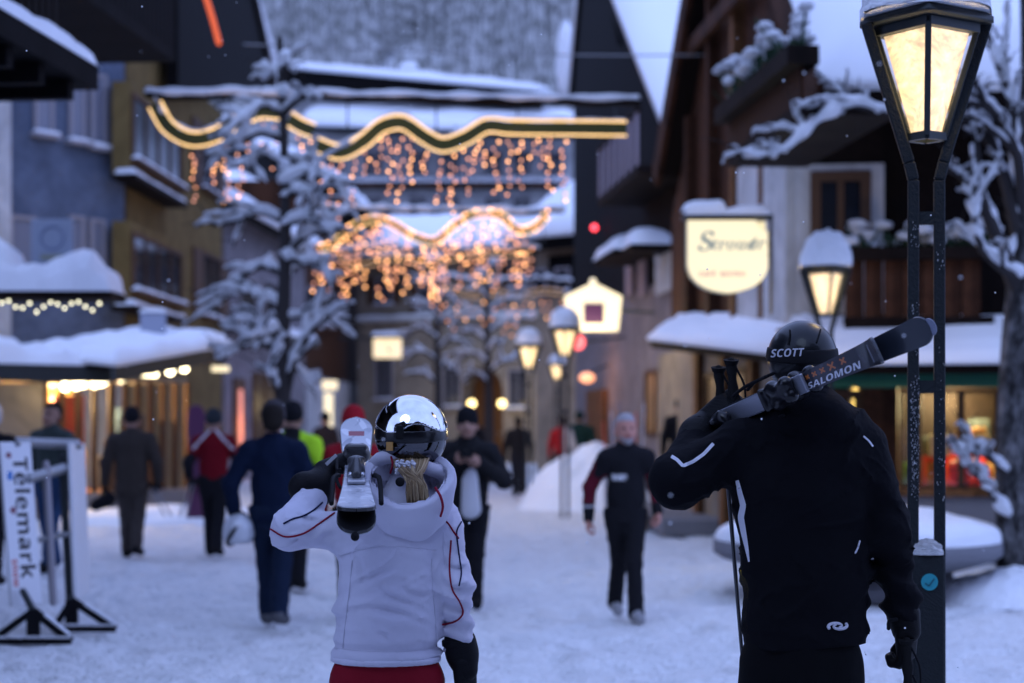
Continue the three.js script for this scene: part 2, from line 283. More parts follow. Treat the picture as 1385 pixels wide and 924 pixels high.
{ // balcony further along, hung below dark eaves
  const W = new Wall(100, 21.2, 236, 25.5), L = W.len, g = W.thing('timber_balcony', 'small dark boarded balcony above the blue house front', 'balcony');
  const y = W.at(236, 84)[1], y0 = y; mesh('floor', boxAt(-0.8, y0, -1.6, L, y0 + 0.16, 0), M.woodBlack, g);
  const gb = boxAt(-0.085, y0 + 0.16, -0.04, 0.085, y0 + 1.25, 0); for (let k = 0; k < 22; k++) mesh('board', gb, M.woodBlack, g).position.x = L - 0.1 - k * 0.2;
  mesh('rail', boxAt(-0.8, y0 + 1.26, -0.1, L + 0.03, y0 + 1.36, 0.06), M.woodDark, g);
  mesh('rail_snow', snowBank(L + 0.7, 0.17, 0.07, 8).translate(L / 2 - 0.4, y0 + 1.362, -0.02), M.snow, g);
}
{ // yellow house with bay windows
  const W = new Wall(171, 35, 300, 45), L = W.len, g = W.thing('yellow_house', 'ochre yellow house with dark shuttered bay windows behind the snowy tree', 'building');
  mesh('wall', boxAt(0, 0, -5, L, 9.4, 0), M.plasterYellow, g);
  for (const [y0, y1] of [[150, 235], [328, 402]]) {
    const r = W.rect(176, y0, 244, y1, 0.35), bay = mesh('bay', boxAt(r[0], r[1] - 0.3, 0, r[2], r[3] + 0.2, 0.35), M.plasterYellow, g);
    window_(g, [r[0] + 0.06, r[1], r[2] - 0.06, r[3]], 0.352, { cols: 4, frame: M.frameBrown, sill: true });
    mesh('ledge', boxAt(r[0] - 0.1, r[1] - 0.4, 0.004, r[2] + 0.1, r[1] - 0.304, 0.5), M.woodDark, bay); mesh('ledge_snow', snowBank(r[2] - r[0] + 0.2, 0.45, 0.1, 4).translate((r[0] + r[2]) / 2, r[1] - 0.302, 0.27), M.snow, bay);
  }
  for (const [x0, x1, y0, y1] of [[272, 296, 345, 430], [270, 292, 175, 260]]) window_(g, W.rect(x0, y0, x1, y1), 0.01, { cols: 2, frame: M.frameBrown, shutters: M.frameBrown, sill: true });
  // dark gable boarding under broad eaves, snow along the verge
  const q = (px, py, w) => { const [u, v] = W.at(px, py, w); return V(u, v, w); }, pl = (list) => list.map(([x, y]) => { const p = q(x, y, 0.2); return [p.x, p.y]; });
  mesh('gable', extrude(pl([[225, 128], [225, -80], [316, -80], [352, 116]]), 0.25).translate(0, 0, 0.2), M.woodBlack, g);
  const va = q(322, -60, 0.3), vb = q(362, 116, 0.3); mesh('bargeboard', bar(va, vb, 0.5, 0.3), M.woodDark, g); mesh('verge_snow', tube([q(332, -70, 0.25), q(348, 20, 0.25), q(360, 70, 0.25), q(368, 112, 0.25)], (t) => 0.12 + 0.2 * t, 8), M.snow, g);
}
{ // the shop with the long snow canopy, its window and lamps
  const W = new Wall(-120, 27.2, 152, 29.4), W2 = new Wall(152, 29.4, 305, 32.5);
  const g = W.thing('corner_shop', 'warmly lit corner shop front under a long snow canopy on the left', 'building');
  const toG = (w, u, v, z) => { const p = w.world(u, v, z); g.updateMatrixWorld(); return g.worldToLocal(p); };
  // canopy pieces
  const c0 = W.rect(-130, 492, 150, 516, 1.0), h0 = c0[1], h1 = c0[3];
  mesh('fascia', boxAt(c0[0], h0, 0.9, c0[2], h1, 1.0), M.metalDark, g);
  const can = mesh('canopy', boxAt(c0[0], h1 - 0.12, -0.3, c0[2], h1 - 0.004, 0.898), M.woodDark, g);
  mesh('canopy_snow', snowBank(c0[2] - c0[0], 1.35, 0.34, 12, 0.4, 60, 16).translate((c0[0] + c0[2]) / 2, h1, 0.36), M.snow, can);
  const e = W2.at(304, 487, 1.0), s = W2.at(152, 516, 1.0), pa = toG(W2, s[0], s[1], 1.0), pb = toG(W2, e[0], e[1], 1.0), back = toG(W2, e[0], e[1] + 0.3, -0.6), back0 = toG(W2, s[0], s[1] + 0.3, -0.6);
  mesh('fascia', bar(pa.clone().add(V(0, 0.12, 0.02)), pb.clone().add(V(0, 0.12, 0.02)), 0.08, 0.24), M.metalDark, g);
  roofSlab(g, 'canopy', pa.clone().add(V(0, 0.246, 0)), pb.clone().add(V(0, 0.246, 0)), back.add(V(0, 0.1, 0)), back0.add(V(0, 0.1, 0)), 0.08, 0.26, M.woodDark, 9);
  // shop front: stone plinth, wall piers and glazing with a lit room behind
  const front = (w, x0, x1, label) => { const a = w.at(x0, 600)[0], b = w.at(x1, 600)[0]; return [a, b]; };
  const [a0, b0] = front(W, -120, 60); mesh('wall', boxAt(a0, 0, -0.3, b0, h0, 0), M.plasterCream, g);
  const parts = [[W, 62, 150, 4], [W2, 153, 254, 6]];
  for (const [w, x0, x1, n] of parts) {
    const [a, b] = front(w, x0, x1), f = new THREE.Group(); f.name = 'shop_window'; g.add(f); f.position.copy(toG(w, 0, 0, 0)); f.rotation.y = w.turn - W.turn;
    const top = h0 + 0.05;
    mesh('plinth', boxAt(a, 0, -0.25, b, 0.42, 0.05), M.stone, f); mesh('back_wall', boxAt(a, 0.4, -2.6, b, top + 0.1, -2.5), mat([0.62, 0.4, 0.16], 0.8), f);
    mesh('room_ceiling', boxAt(a, top + 0.006, -2.5, b, top + 0.1, -0.02), M.plasterCream, f); mesh('room_floor', boxAt(a, 0.3, -2.5, b, 0.38, -0.26), M.woodWarm, f);
    for (let k = 0; k <= n; k++) mesh('mullion', boxAt(lerp(a, b, k / n) - 0.04, 0.424, -0.06, lerp(a, b, k / n) + 0.04, top, 0.02), M.frameBrown, f);
    for (let k = 0; k < n; k++) mesh('pane', boxAt(lerp(a, b, k / n) + 0.045, 0.43, -0.03, lerp(a, b, (k + 1) / n) - 0.045, top - 0.01, -0.022), M.pane, f);
    const goods = rng(x0 + 5), colors = [[0.25, 0.05, 0.05], [0.05, 0.05, 0.07], [0.5, 0.4, 0.28], [0.1, 0.08, 0.06], [0.35, 0.2, 0.08], [0.04, 0.07, 0.12]].map((c) => mat(c, 0.7));
    for (let k = 0; k < n * 2; k++) { const u = lerp(a + 0.15, b - 0.15, goods()), h = 0.4 + 1.1 * goods(), z = -0.5 - 1.8 * goods(); mesh('display_item', new RoundedBoxGeometry(0.18 + 0.25 * goods(), h, 0.15, 2, 0.05).translate(u, 0.38 + h / 2, z), colors[k % 6], f); }
    const lamp = mesh('room_light', boxAt(lerp(a, b, 0.12), top - 0.05, -2.2, lerp(a, b, 0.88), top - 0.02, -1.9), M.roomGlow, f);
    const l = lampLight(new THREE.Color(1, 0.66, 0.28), 28); l.position.set((a + b) / 2, top - 0.3, -1.4); l.castShadow = true; l.shadow.radius = 6; f.add(l);
  }
  const door = W.rect(100 - 28, 535, 72 + 42, 690, -1.2); mesh('red_panel', boxAt(door[0], 0.38, -1.3, door[2], door[3], -1.2), mat([0.22, 0.03, 0.03], 0.6), g);
  // row of small lamps below the canopy
  const bulb = new THREE.SphereGeometry(0.075, 12, 8);
  [[88, 523], [103, 521], [111, 519], [128, 519], [137, 517], [147, 515], [165, 512], [176, 510], [187, 509], [196, 508], [208, 505], [230, 502], [249, 498]].forEach(([x, y], k) => {
    const p = P(x, y, lerp(28.2, 31.4, k / 12)), o = thing('canopy_lamp', k === 0 ? 'leftmost and brightest of the small round lamps under the left canopy' : k === 12 ? 'last of the small round lamps at the street end of the left canopy' : `${['', 'second', 'third', 'fourth', 'fifth', 'sixth', 'seventh', 'eighth', 'ninth', 'tenth', 'eleventh', 'twelfth'][k]} small round lamp from the left in the row below the left canopy`, 'lamp', p, 0, 'lamps below the left shop canopy');
    mesh('bulb', bulb, M.bulbWhite, o); mesh('stem', new THREE.CylinderGeometry(0.02, 0.03, 0.3, 8).translate(0, 0.21, 0), M.metalDark, o);
    if (k % 4 === 0) { const l = lampLight(new THREE.Color(1, 0.75, 0.4), 0.8); l.castShadow = true; o.add(l); }
  });
}
{ // upper snow-laden canopy with fairy lights and the little sign standing on it
  const W = new Wall(-150, 23, 150, 23), y = W.at(50, 404)[1], L = W.len, g = thing('snowy_canopy', 'upper canopy under a thick rounded snow cap hung with white fairy lights', 'canopy', W.A);
  const plate = mesh('plate', boxAt(0, y, -0.9, L, y + 0.1, 0), M.woodDark, g);
  mesh('snow_cap', snowBank(L + 0.06, 0.95, 0.4, 21, 0.35, 60, 20).translate(L / 2, y + 0.102, -0.46), M.snow, plate);
  mesh('snow_drift', snowBank(1.3, 0.8, 0.5, 5, 0.25).translate(1.0, y + 0.3, -0.5), M.snow, plate);
  const bulb = new THREE.SphereGeometry(0.017, 8, 6), wire = [], fairy = glow([0.95, 0.9, 0.6], 4);
  for (let k = 0; k < 30; k++) { const x = lerp(0.1, L - 0.15, k / 29), dy = 0.06 + 0.1 * R() + 0.05 * Math.sin(k * 1.9); wire.push(V(x, y - dy + 0.03, -0.02)); mesh('bulb', bulb, fairy, g).position.set(x, y - dy, 0); }
  mesh('wire', tube(wire, 0.006, 4), M.black, g);
  const s = P(71, 346, 23.6), b = thing('roof_sign', 'pale blue sign with a faint round emblem standing in the canopy snow', 'sign', [s.x, y + 0.35, -23.6]);
  mesh('panel', box(0.56, 0.6, 0.06, 0, 0.45, 0, 0.02), mat([0.28, 0.32, 0.4], 0.7), b);
  const ring = mesh('emblem', new THREE.TorusGeometry(0.15, 0.016, 8, 32).translate(0, 0.5, 0.036), mat([0.22, 0.26, 0.36], 0.6), b); mesh('caption', box(0.3, 0.07, 0.01, 0, 0.24, 0.036), mat([0.25, 0.26, 0.2], 0.6), b);
  for (const k of [-0.22, 0.22]) mesh('post', box(0.05, 0.5, 0.05, k, -0.1, -0.04), M.metalDark, b);
  const s2 = P(207, 452, 30.2), c = thing('roof_sign', 'grey slab sign standing on the long lower canopy snow', 'sign', [s2.x, s2.y - 0.2, s2.z]);
  mesh('panel', box(0.44, 0.58, 0.08, 0, 0.28, 0, 0.03), mat([0.3, 0.33, 0.42], 0.7), c); mesh('post', box(0.06, 0.5, 0.06, 0, -0.25, 0), M.metalDark, c); mesh('cap_snow', snowBank(0.46, 0.14, 0.06, 3).translate(0, 0.57, 0), M.snow, c);
}
{ // mauve house past the shop, with the orange-lit doorway
  const W = new Wall(303, 46.5, 412, 58), L = W.len, g = W.thing('mauve_house', 'mauve rendered shop house with an orange lit doorway beyond the corner shop', 'building');
  const top = W.at(330, 452)[1]; mesh('wall', boxAt(0, 0, -4, L, 7.2, 0), M.plasterMauve, g);
  const ro = mesh('cornice', boxAt(-0.1, top, 0, L, top + 0.15, 0.5), M.metalDark, g); mesh('cornice_snow', snowBank(L, 0.55, 0.3, 31, 0.3, 50, 8).translate(L / 2, top + 0.152, 0.22), M.snow, ro);
  const d = W.rect(314, 512, 330, 640); const dr = mesh('doorway', boxAt(d[0], 0.05, 0.01, d[2], d[3], 0.06), M.frameBrown, g); mesh('light_panel', boxAt(d[0] + 0.5, 0.7, 0.062, d[2] - 0.5, d[3] - 0.3, 0.08), glow([1, 0.2, 0.05], 0.55), dr);
  const l = lampLight(new THREE.Color(1, 0.3, 0.1), 1.2); l.position.set((d[0] + d[2]) / 2, 1.4, 0.5); l.castShadow = true; g.add(l);
  window_(g, W.rect(340, 505, 374, 600), 0.01, { cols: 2, frame: M.frameBrown, glass: mat([0.06, 0.03, 0.02], 0.2) });
  window_(g, W.rect(322, 375, 345, 440), 0.01, { frame: M.frameWhite, sill: true }); window_(g, W.rect(355, 380, 374, 440), 0.01, { frame: M.frameWhite, sill: true });
  const sg = W.rect(287, 495, 309, 505, 0.6); const s = thing('lit_fascia_sign', 'short pale lit strip sign at the end of the left canopy', 'sign', P(298, 499, 31)); mesh('light_box', box(0.3, 0.1, 0.12, 0, 0, 0, 0.02), M.signGlow, s); mesh('bracket', box(0.04, 0.3, 0.04, 0, 0.2, 0), M.metalDark, s);
  roofSlab(g, 'roof', V(-0.2, 7.0, 0.7), V(L + 0.2, 7.0, 0.7), V(L + 0.2, 9.2, -4), V(-0.2, 9.2, -4), 0.2, 0.4, M.woodDark, 17);
}
{ // a taller dark timber house filling the left beyond the tree
  const W = new Wall(410, 59, 492, 76), L = W.len, g = W.thing('brown_guesthouse', 'tall brown timber guesthouse set back behind the snowy tree', 'building');
  mesh('wall', boxAt(0, 0, -5, L, 9.6, 0), M.woodBrown, g); mesh('lower_wall', boxAt(0.02, 0, 0.004, L, 3.1, 0.1), M.plasterGrey, g);
  for (const [x0, x1, y0, y1] of [[410, 425, 390, 440], [432, 445, 395, 440], [452, 464, 400, 440], [410, 425, 250, 300], [432, 445, 270, 320]]) window_(g, W.rect(x0, y0, x1, y1), 0.11, { frame: M.frameWhite, sill: true });
  const lit = [[436, 446, 515, 528], [488, 494, 520, 560]]; const d = W.rect(438, 532, 448, 570, 0.1); mesh('light_panel', boxAt(d[0], 1.1, 0.104, d[2], d[3], 0.16), M.signGlow, g); 
  const s = thing('lit_box_sign', 'pale lit box sign over a doorway left of the helmet', 'sign', P(446, 521, 50)); mesh('light_box', box(0.42, 0.26, 0.16, 0, 0, 0, 0.02), M.signGlow, s); mesh('bracket', box(0.6, 0.04, 0.04, -0.4, 0.1, 0), M.metalDark, s);
  roofSlab(g, 'roof', V(-0.3, 9.4, 1.2), V(L + 0.3, 9.4, 1.2), V(L + 0.3, 12.4, -5), V(-0.3, 12.4, -5), 0.2, 0.5, M.woodDark, 23);
}
// ------------------------------------------------------------------ houses closing the street
{ // hotel with the wide low roof
  const W = new Wall(398, 84, 800, 84), L = W.len, S = L / 402, g = W.thing('wide_roof_hotel', 'wide blue-grey hotel with a low snowy gable roof closing the street', 'building');
  const U = (px) => W.at(px, 0)[0], Y = (py) => W.at(600, py)[1];
  mesh('wall', extrude([[U(398), 0], [U(800), 0], [U(800), Y(175)], [U(640), Y(150)], [U(470), Y(120)], [U(398), Y(118)]], -8), M.plasterGrey, g).position.z = 0;
  roofSlab(g, 'roof', V(U(735), Y(136), 2.2), V(U(735), Y(136), -8), V(U(385), Y(104), -8), V(U(385), Y(104), 2.2), 0.6, 0.5, M.woodBlack, 41, 0.2);
  roofSlab(g, 'lower_roof', V(U(420), Y(186), 3.5), V(U(775), Y(196), 3.5), V(U(775), Y(158), 0.05), V(U(420), Y(150), 0.05), 0.3, 0.5, M.woodBlack, 43, 0.2);
  for (const y of [205, 265, 330]) for (const x of [452, 505, 565, 610, 668, 706, 748]) window_(g, [U(x) - 0.45, Y(y + 36), U(x) + 0.45, Y(y)], 0.01, { cols: 2, frame: M.frameWhite, sill: true, bar: 0.09 });
  for (const y of [250, 320]) { const b = mesh('balcony', boxAt(U(440), Y(y + 6), 0.01, U(770), Y(y), 1.1), M.woodBrown, g); mesh('balcony_snow', snowBank(U(770) - U(440), 1.0, 0.22, y).translate((U(440) + U(770)) / 2, Y(y) + 0.002, 0.6), M.snow, b); }
  const ch = mesh('chimney', box(0.8, 1.6, 0.8, U(548), Y(100), -3), M.plasterWhite, g); mesh('chimney_snow', snowBank(0.95, 0.95, 0.3, 2).translate(U(548), Y(100) + 0.802, -3), M.snow, ch);
}
{ // cream inn with the arched doorway in front of it
  const W = new Wall(484, 70, 772, 66), L = W.len, g = W.thing('cream_inn', 'cream inn with an arched doorway flanked by two round lamps', 'building');
  const U = (px) => W.at(px, 500)[0], Y = (py) => W.at(630, py)[1], top = Y(345);
  const shape = new THREE.Shape([[0, 0], [L, 0], [L, top], [0, top]].map(([x, y]) => new THREE.Vector2(x, y))), hole = new THREE.Path(), ax = U(650), ar = 0.95, ay = Y(530);
  hole.moveTo(ax - ar, 0.02); hole.lineTo(ax + ar, 0.02); hole.lineTo(ax + ar, ay); hole.absarc(ax, ay, ar, 0, Math.PI, false); hole.lineTo(ax - ar, 0.02); shape.holes.push(hole);
  mesh('wall', new THREE.ExtrudeGeometry(shape, { depth: 1.2, bevelEnabled: false, curveSegments: 16 }).translate(0, 0, -1.2), M.plasterCream, g);
  mesh('body', boxAt(0, 0, -7, L, top, -1.9), M.plasterCream, g); const dr = mesh('door', boxAt(ax - ar, 0, -1.5, ax + ar, ay + ar, -1.35), M.woodWarm, g); mesh('handle', new THREE.SphereGeometry(0.06, 8, 6).translate(ax + 0.15, 1.1, -1.31), M.metalGrey, dr);
  for (const [x, y0, y1] of [[702, 362, 392], [746, 362, 392], [520, 372, 408], [578, 385, 420], [745, 480, 545], [520, 480, 540], [612, 490, 550], [700, 500, 552]]) window_(g, [U(x) - 0.38, Y(y1), U(x) + 0.38, Y(y0)], 0.01, { cols: 2, frame: M.frameWhite, sill: true, shutters: y0 < 400 ? M.frameBrown : null });
  const ro = roofSlab(g, 'roof', V(-0.3, top, 1.1), V(L + 0.3, top, 1.1), V(L + 0.3, top + 1.7, -3), V(-0.3, top + 1.7, -3), 0.25, 0.5, M.woodBlack, 47);
  const sp = mesh('string_course', boxAt(0, Y(432), 0.004, L, Y(428), 0.25), M.plasterWhite, g); mesh('course_snow', snowBank(L, 0.26, 0.12, 6).translate(L / 2, Y(428) + 0.002, 0.13), M.snow, sp);
  for (const [x, which] of [[638, 'left of'], [679, 'right of']]) { const p = P(x, 546, 65.2), o = thing('door_lamp', `small round yellow lamp just ${which} the arched inn doorway`, 'lamp', p); mesh('bulb', new THREE.SphereGeometry(0.14, 16, 12), glow([1, 0.72, 0.25], 4.5), o); mesh('arm', bar(V(0, 0.16, 0), V(0, 0.2, -1.2), 0.05), M.metalDark, o); const l = lampLight(new THREE.Color(1, 0.75, 0.35), 2.5); l.castShadow = true; l.shadow.radius = 5; o.add(l); }
}
{ // low snow-roofed annexe to the right of them
  const W = new Wall(716, 56, 812, 54), L = W.len, g = W.thing('snowy_annexe', 'low annexe with a bright snow roof and black eaves under a red light', 'building');
  const U = (px) => W.at(px, 300)[0], Y = (py) => W.at(765, py)[1];
  mesh('wall', boxAt(0.3, 0, -3, L, Y(322), 0), M.plasterCream, g); mesh('dark_wall', boxAt(U(745), Y(395), 0.004, L, Y(345), 0.12), M.woodBlack, g);
  roofSlab(g, 'roof', V(-0.1, Y(322), 1), V(L + 0.2, Y(322), 1), V(L + 0.2, Y(205), -2.6), V(U(745), Y(215), -2.6), 0.5, 0.4, M.woodBlack, 51);
  for (const x of [735, 765]) window_(g, [U(x) - 0.3, Y(395), U(x) + 0.3, Y(362)], 0.13, { frame: M.frameWhite, sill: true });
  const r = thing('red_light', 'small round red light beside the black chalet wall', 'lamp', P(804, 308, 40)); mesh('bulb', new THREE.SphereGeometry(0.07, 12, 10), glow([1, 0.03, 0.05], 4), r); mesh('mount', bar(V(0, 0, 0), V(0.5, 0.04, -0.1), 0.05), M.metalDark, r);
  const r2 = thing('red_sign', 'small red glowing disc just right of the third lantern', 'sign', P(781, 463, 33)); mesh('light_disc', new THREE.CylinderGeometry(0.14, 0.14, 0.06, 20).rotateX(Math.PI / 2), M.redGlow, r2); mesh('mount', bar(V(0.1, 0, -0.02), V(0.9, 0.1, -0.1), 0.04), M.metalDark, r2);
}
// ------------------------------------------------------------------ right side: black chalet, brown chalet
{
  const W = new Wall(776, 45, 914, 31.5), L = W.len, g = W.thing('black_chalet', 'black timber chalet with steep snowy roof right of the light garlands', 'building');
  const q = (px, py, w = 0) => { const [u, v] = W.at(px, py, w); return V(u, v, w); };
  const low = q(840, 402).y, pts = [[776, 402], [776, 120], [790, -40], [815, -40], [836, 60], [858, 84], [893, 158], [914, 225], [914, 402]].map(([x, y]) => { const p = q(x, y); return [p.x, Math.max(p.y, 0)]; });
  pts[0][1] = pts[8][1] = low; mesh('gable', extrude(pts, -0.5), M.woodBlack, g);
  mesh('body', boxAt(0.1, 0, -7, L - 0.05, q(905, 215).y - 0.4, -0.55), M.woodBlack, g);
  mesh('lower_wall', boxAt(0, 0, -0.5, L, low - 0.004, -0.05), M.plasterMauve, g);
  // near slope: seen from the camera as the pale snow plane beside the gable
  const a = q(919, 232, 0.08), b = q(813, -40, 0.08); roofSlab(g, 'roof', a.clone(), a.clone().add(V(0.4, 0, -9)), b.clone().add(V(0.4, 0, -9)), b.clone(), 0.3, 0.5, M.woodBlack, 55, 0.05);
  const c = q(768, 140, 0.08), d2 = q(784, -40, 0.08); roofSlab(g, 'roof', c.clone().add(V(0, 0, -5)), c, d2, d2.clone().add(V(0, 0, -5)), 0.2, 0.55, M.woodBlack, 56, 0.1);
  { const o = q(766, 84, 0); mesh('verge_snow', solidSnow(), M.snow, g).position.copy(o); function solidSnow() { const s = new THREE.SphereGeometry(1, 24, 18), p = s.attributes.position; for (let i = 0; i < p.count; i++) { const x = p.getX(i), y = p.getY(i), z = p.getZ(i), k = 1 + 0.1 * noise(x * 2, y * 2, z * 2); p.setXYZ(i, x * 0.5 * k, y * 1.05 * k, z * 0.26 * k); } s.computeVertexNormals(); return s; } }
  // balcony with pale balusters
  const r = W.rect(808, 178, 862, 246, 0.9), bal = mesh('balcony', boxAt(r[0], r[1] - 0.15, 0.004, r[2], r[1], 0.9), M.woodDark, g); mesh('rail', boxAt(r[0], r[3], 0.84, r[2], r[3] + 0.1, 0.92), M.woodDark, bal);
  const bg = boxAt(-0.09, r[1] + 0.002, -0.02, 0.09, r[3], 0.02), pale = mat([0.3, 0.25, 0.28], 0.8); for (let k = 0; k < 7; k++) mesh('baluster', bg, pale, bal).position.set(lerp(r[0] + 0.25, r[2] - 0.2, k / 6), 0, 0.88);
  const sh = W.rect(888, 335, 912, 402, 0.05); mesh('shutter', boxAt(sh[0], sh[1] + 0.1, 0.004, sh[2], sh[3], 0.08), M.plasterWhite, g);
  for (const [x0, x1] of [[846, 854], [862, 872]]) { const s = W.rect(x0, 335, x1, 400, 0.05); mesh('slat', boxAt(s[0], s[1], 0.004, s[2], s[3], 0.06), pale, g); }
  for (const [x0, x1, y] of [[810, 838, 345], [848, 862, 334]]) { const s = W.rect(x0, y - 20, x1, y, 0.7), h = mesh('porch_roof', boxAt(s[0], s[1] - 0.1, 0.004, s[2], s[1], 0.8), M.woodBlack, g); mesh('porch_snow', snowBank(s[2] - s[0] + 0.1, 0.85, 0.3, x0).translate((s[0] + s[2]) / 2, s[1] + 0.002, 0.4), M.snow, h); }
  const dr = W.rect(796, 528, 820, 640); const door = mesh('door', boxAt(dr[0], 0.04, -0.04, dr[2], dr[3], 0.06), M.woodWarm, g); mesh('handle', new THREE.SphereGeometry(0.05, 8, 6).translate(dr[2] - 0.25, 1.05, 0.09), M.metalGrey, door);
  const wd = W.rect(872, 500, 900, 590); window_(g, wd, -0.045, { cols: 2, frame: M.frameBrown, glass: mat([0.3, 0.17, 0.06], 0.3) });
  const o = thing('door_lamp', 'orange glowing round lantern over the brown door beyond the pile of snow', 'lamp', P(794, 511, 39)); mesh('bulb', new THREE.SphereGeometry(0.13, 14, 10).scale(1.3, 0.9, 1), glow([1, 0.35, 0.14], 1.6), o); mesh('arm', bar(V(0, 0.1, 0), V(0.5, 0.3, -0.4), 0.04), M.metalDark, o); const l = lampLight(new THREE.Color(1, 0.45, 0.2), 2); l.castShadow = true; l.shadow.radius = 5; o.add(l);
}
{
  // gable front turned to the street, near side wall and its snow slope facing us
  const W = new Wall(908, 29.5, 1078, 21), L = W.len, g = W.thing('brown_chalet', 'large brown timber chalet with white lower wall and balconies on the right', 'building');
  const q = (px, py, w = 0) => { const [u, v] = W.at(px, py, w); return V(u, v, w); };
  const S = new Wall(1078, 21, 1600, 20.4);
  const loc = (p) => { g.updateMatrixWorld(); return g.worldToLocal(p); };
  const eaveL = V(0.6, 5.78, 0.28), eaveR = V(10.7, 5.2, 0.28), apex = V(5.5, 9.88, 0.28), h0 = 2.9;
  mesh('gable', extrude([[0, h0], [L, h0], [L, 6.7], [5.5, 9.5], [0.6, 5.4], [0, 5.0]], -0.4), M.woodBrown, g);
  const wR = q(1011, 420).x; mesh('white_wall', boxAt(wR, h0 - 0.3, 0.004, L, q(1050, 205).y, 0.14), M.plasterWhite, g);
  mesh('body', boxAt(0, 0, -8, L - 0.5, eaveL.y - 0.2, -0.45), M.woodDark, g);
  const inn = V(0.3, 0, -10);
  roofSlab(g, 'roof', eaveR.clone(), eaveR.clone().add(inn), apex.clone().add(inn), apex.clone(), 0.3, 0.5, M.woodDark, 61, 0.15);
  roofSlab(g, 'roof', eaveL.clone().add(inn), eaveL.clone(), apex.clone(), apex.clone().add(inn), 0.3, 0.5, M.woodDark, 62, 0.15);
  mesh('bargeboard', bar(eaveL.clone().add(V(-0.1, -0.2, 0.06)), apex.clone().add(V(0, -0.1, 0.06)), 0.08, 0.42), M.woodBrown, g); mesh('bargeboard', bar(eaveR.clone().add(V(0.1, -0.2, 0.06)), apex.clone().add(V(0, -0.1, 0.062)), 0.08, 0.42), M.woodBrown, g);
  for (const k of [0.25, 0.45, 0.65, 0.85]) mesh('post', boxAt(L * k - 0.1, h0, 0.004, L * k + 0.1, k < 0.3 ? 6.3 : k > 0.8 ? 6.6 : 8.3, 0.16), k > 0.6 ? M.woodWarm : M.woodBrown, g);
  mesh('tie_beam', boxAt(2.6, 7.1, 0.17, 8.2, 7.32, 0.26), M.woodBrown, g);
  // upper balcony with snowy fir boughs
  const r = W.rect(990, 128, 1094, 190, 1.0), bal = mesh('balcony', boxAt(r[0], r[1], 0.15, r[2], r[1] + 0.14, 1.05), M.woodDark, g);
  const bd = boxAt(-0.1, r[1] + 0.142, -0.02, 0.1, r[3], 0.02); for (let k = 0; k < Math.floor((r[2] - r[0]) / 0.22); k++) mesh('board', bd, M.woodBrown, bal).position.set(r[0] + 0.12 + k * 0.22, 0, 1.03);
  const bx = mesh('flower_box', boxAt(r[0], r[3] + 0.004, 0.9, r[2], r[3] + 0.18, 1.2), M.woodDark, bal), tw = [], sn = [];
  for (let k = 0; k < 60; k++) { const b = V(lerp(r[0], r[2], R()), r[3] + 0.18, 1.05), e = b.clone().add(V((R() - 0.5) * 0.5, 0.1 + 0.35 * R(), (R() - 0.5) * 0.5)); tw.push(tube([b, e], 0.02, 4, 0.01)); if (k % 3) sn.push(new THREE.SphereGeometry(0.06 + 0.05 * R(), 6, 5).scale(1.3, 0.6, 1).translate(e.x, e.y, e.z)); }
  mesh('fir_boughs', tw, M.fir, bal); mesh('bough_snow', sn, M.snow, bal);
  // side wall with window, lower balcony
  const sg = new THREE.Group(); sg.name = 'side_front'; sg.position.copy(loc(S.A.clone())); sg.rotation.y = S.turn - W.turn; g.add(sg);
  mesh('wall', boxAt(0.15, h0 - 0.3, -0.4, S.len, 6.0, 0), M.woodDark, sg);
  const ww = S.rect(1078, 222, 1196, 425, 0.1); mesh('wall', boxAt(-0.02, ww[1], -0.3, ww[2], ww[3], 0.1), M.plasterWhite, sg);
  window_(sg, S.rect(1096, 232, 1178, 335, 0.1), 0.11, { cols: 2, frame: M.frameBrown, sill: true, bar: 0.12 });
  const lb = S.rect(1142, 352, 1345, 428, 0.9), lbal = mesh('balcony', boxAt(lb[0], lb[1] - 0.16, 0.11, lb[2], lb[1], 0.9), M.woodDark, sg);
  const lbg = boxAt(-0.1, lb[1] + 0.002, -0.02, 0.1, lb[3], 0.02); for (let k = 0; k < Math.floor((lb[2] - lb[0]) / 0.215); k++) mesh('board', lbg, M.woodBrown, lbal).position.set(lb[0] + 0.11 + k * 0.215, 0, 0.88);
  const fb = mesh('flower_box', boxAt(lb[0], lb[3] + 0.004, 0.76, lb[2], lb[3] + 0.14, 1.04), M.woodDark, lbal), t2 = [], s2 = [];
  for (let k = 0; k < 80; k++) { const b = V(lerp(lb[0], lb[2], R()), lb[3] + 0.14, 0.9), e = b.clone().add(V((R() - 0.5) * 0.35, 0.06 + 0.22 * R(), (R() - 0.5) * 0.35)); t2.push(tube([b, e], 0.016, 4, 0.008)); if (k % 2) s2.push(new THREE.SphereGeometry(0.05 + 0.05 * R(), 6, 5).scale(1.4, 0.6, 1).translate(e.x, e.y, e.z)); }
  mesh('fir_boughs', t2, M.fir, lbal); mesh('bough_snow', s2, M.snow, lbal); flatten(sg);
}
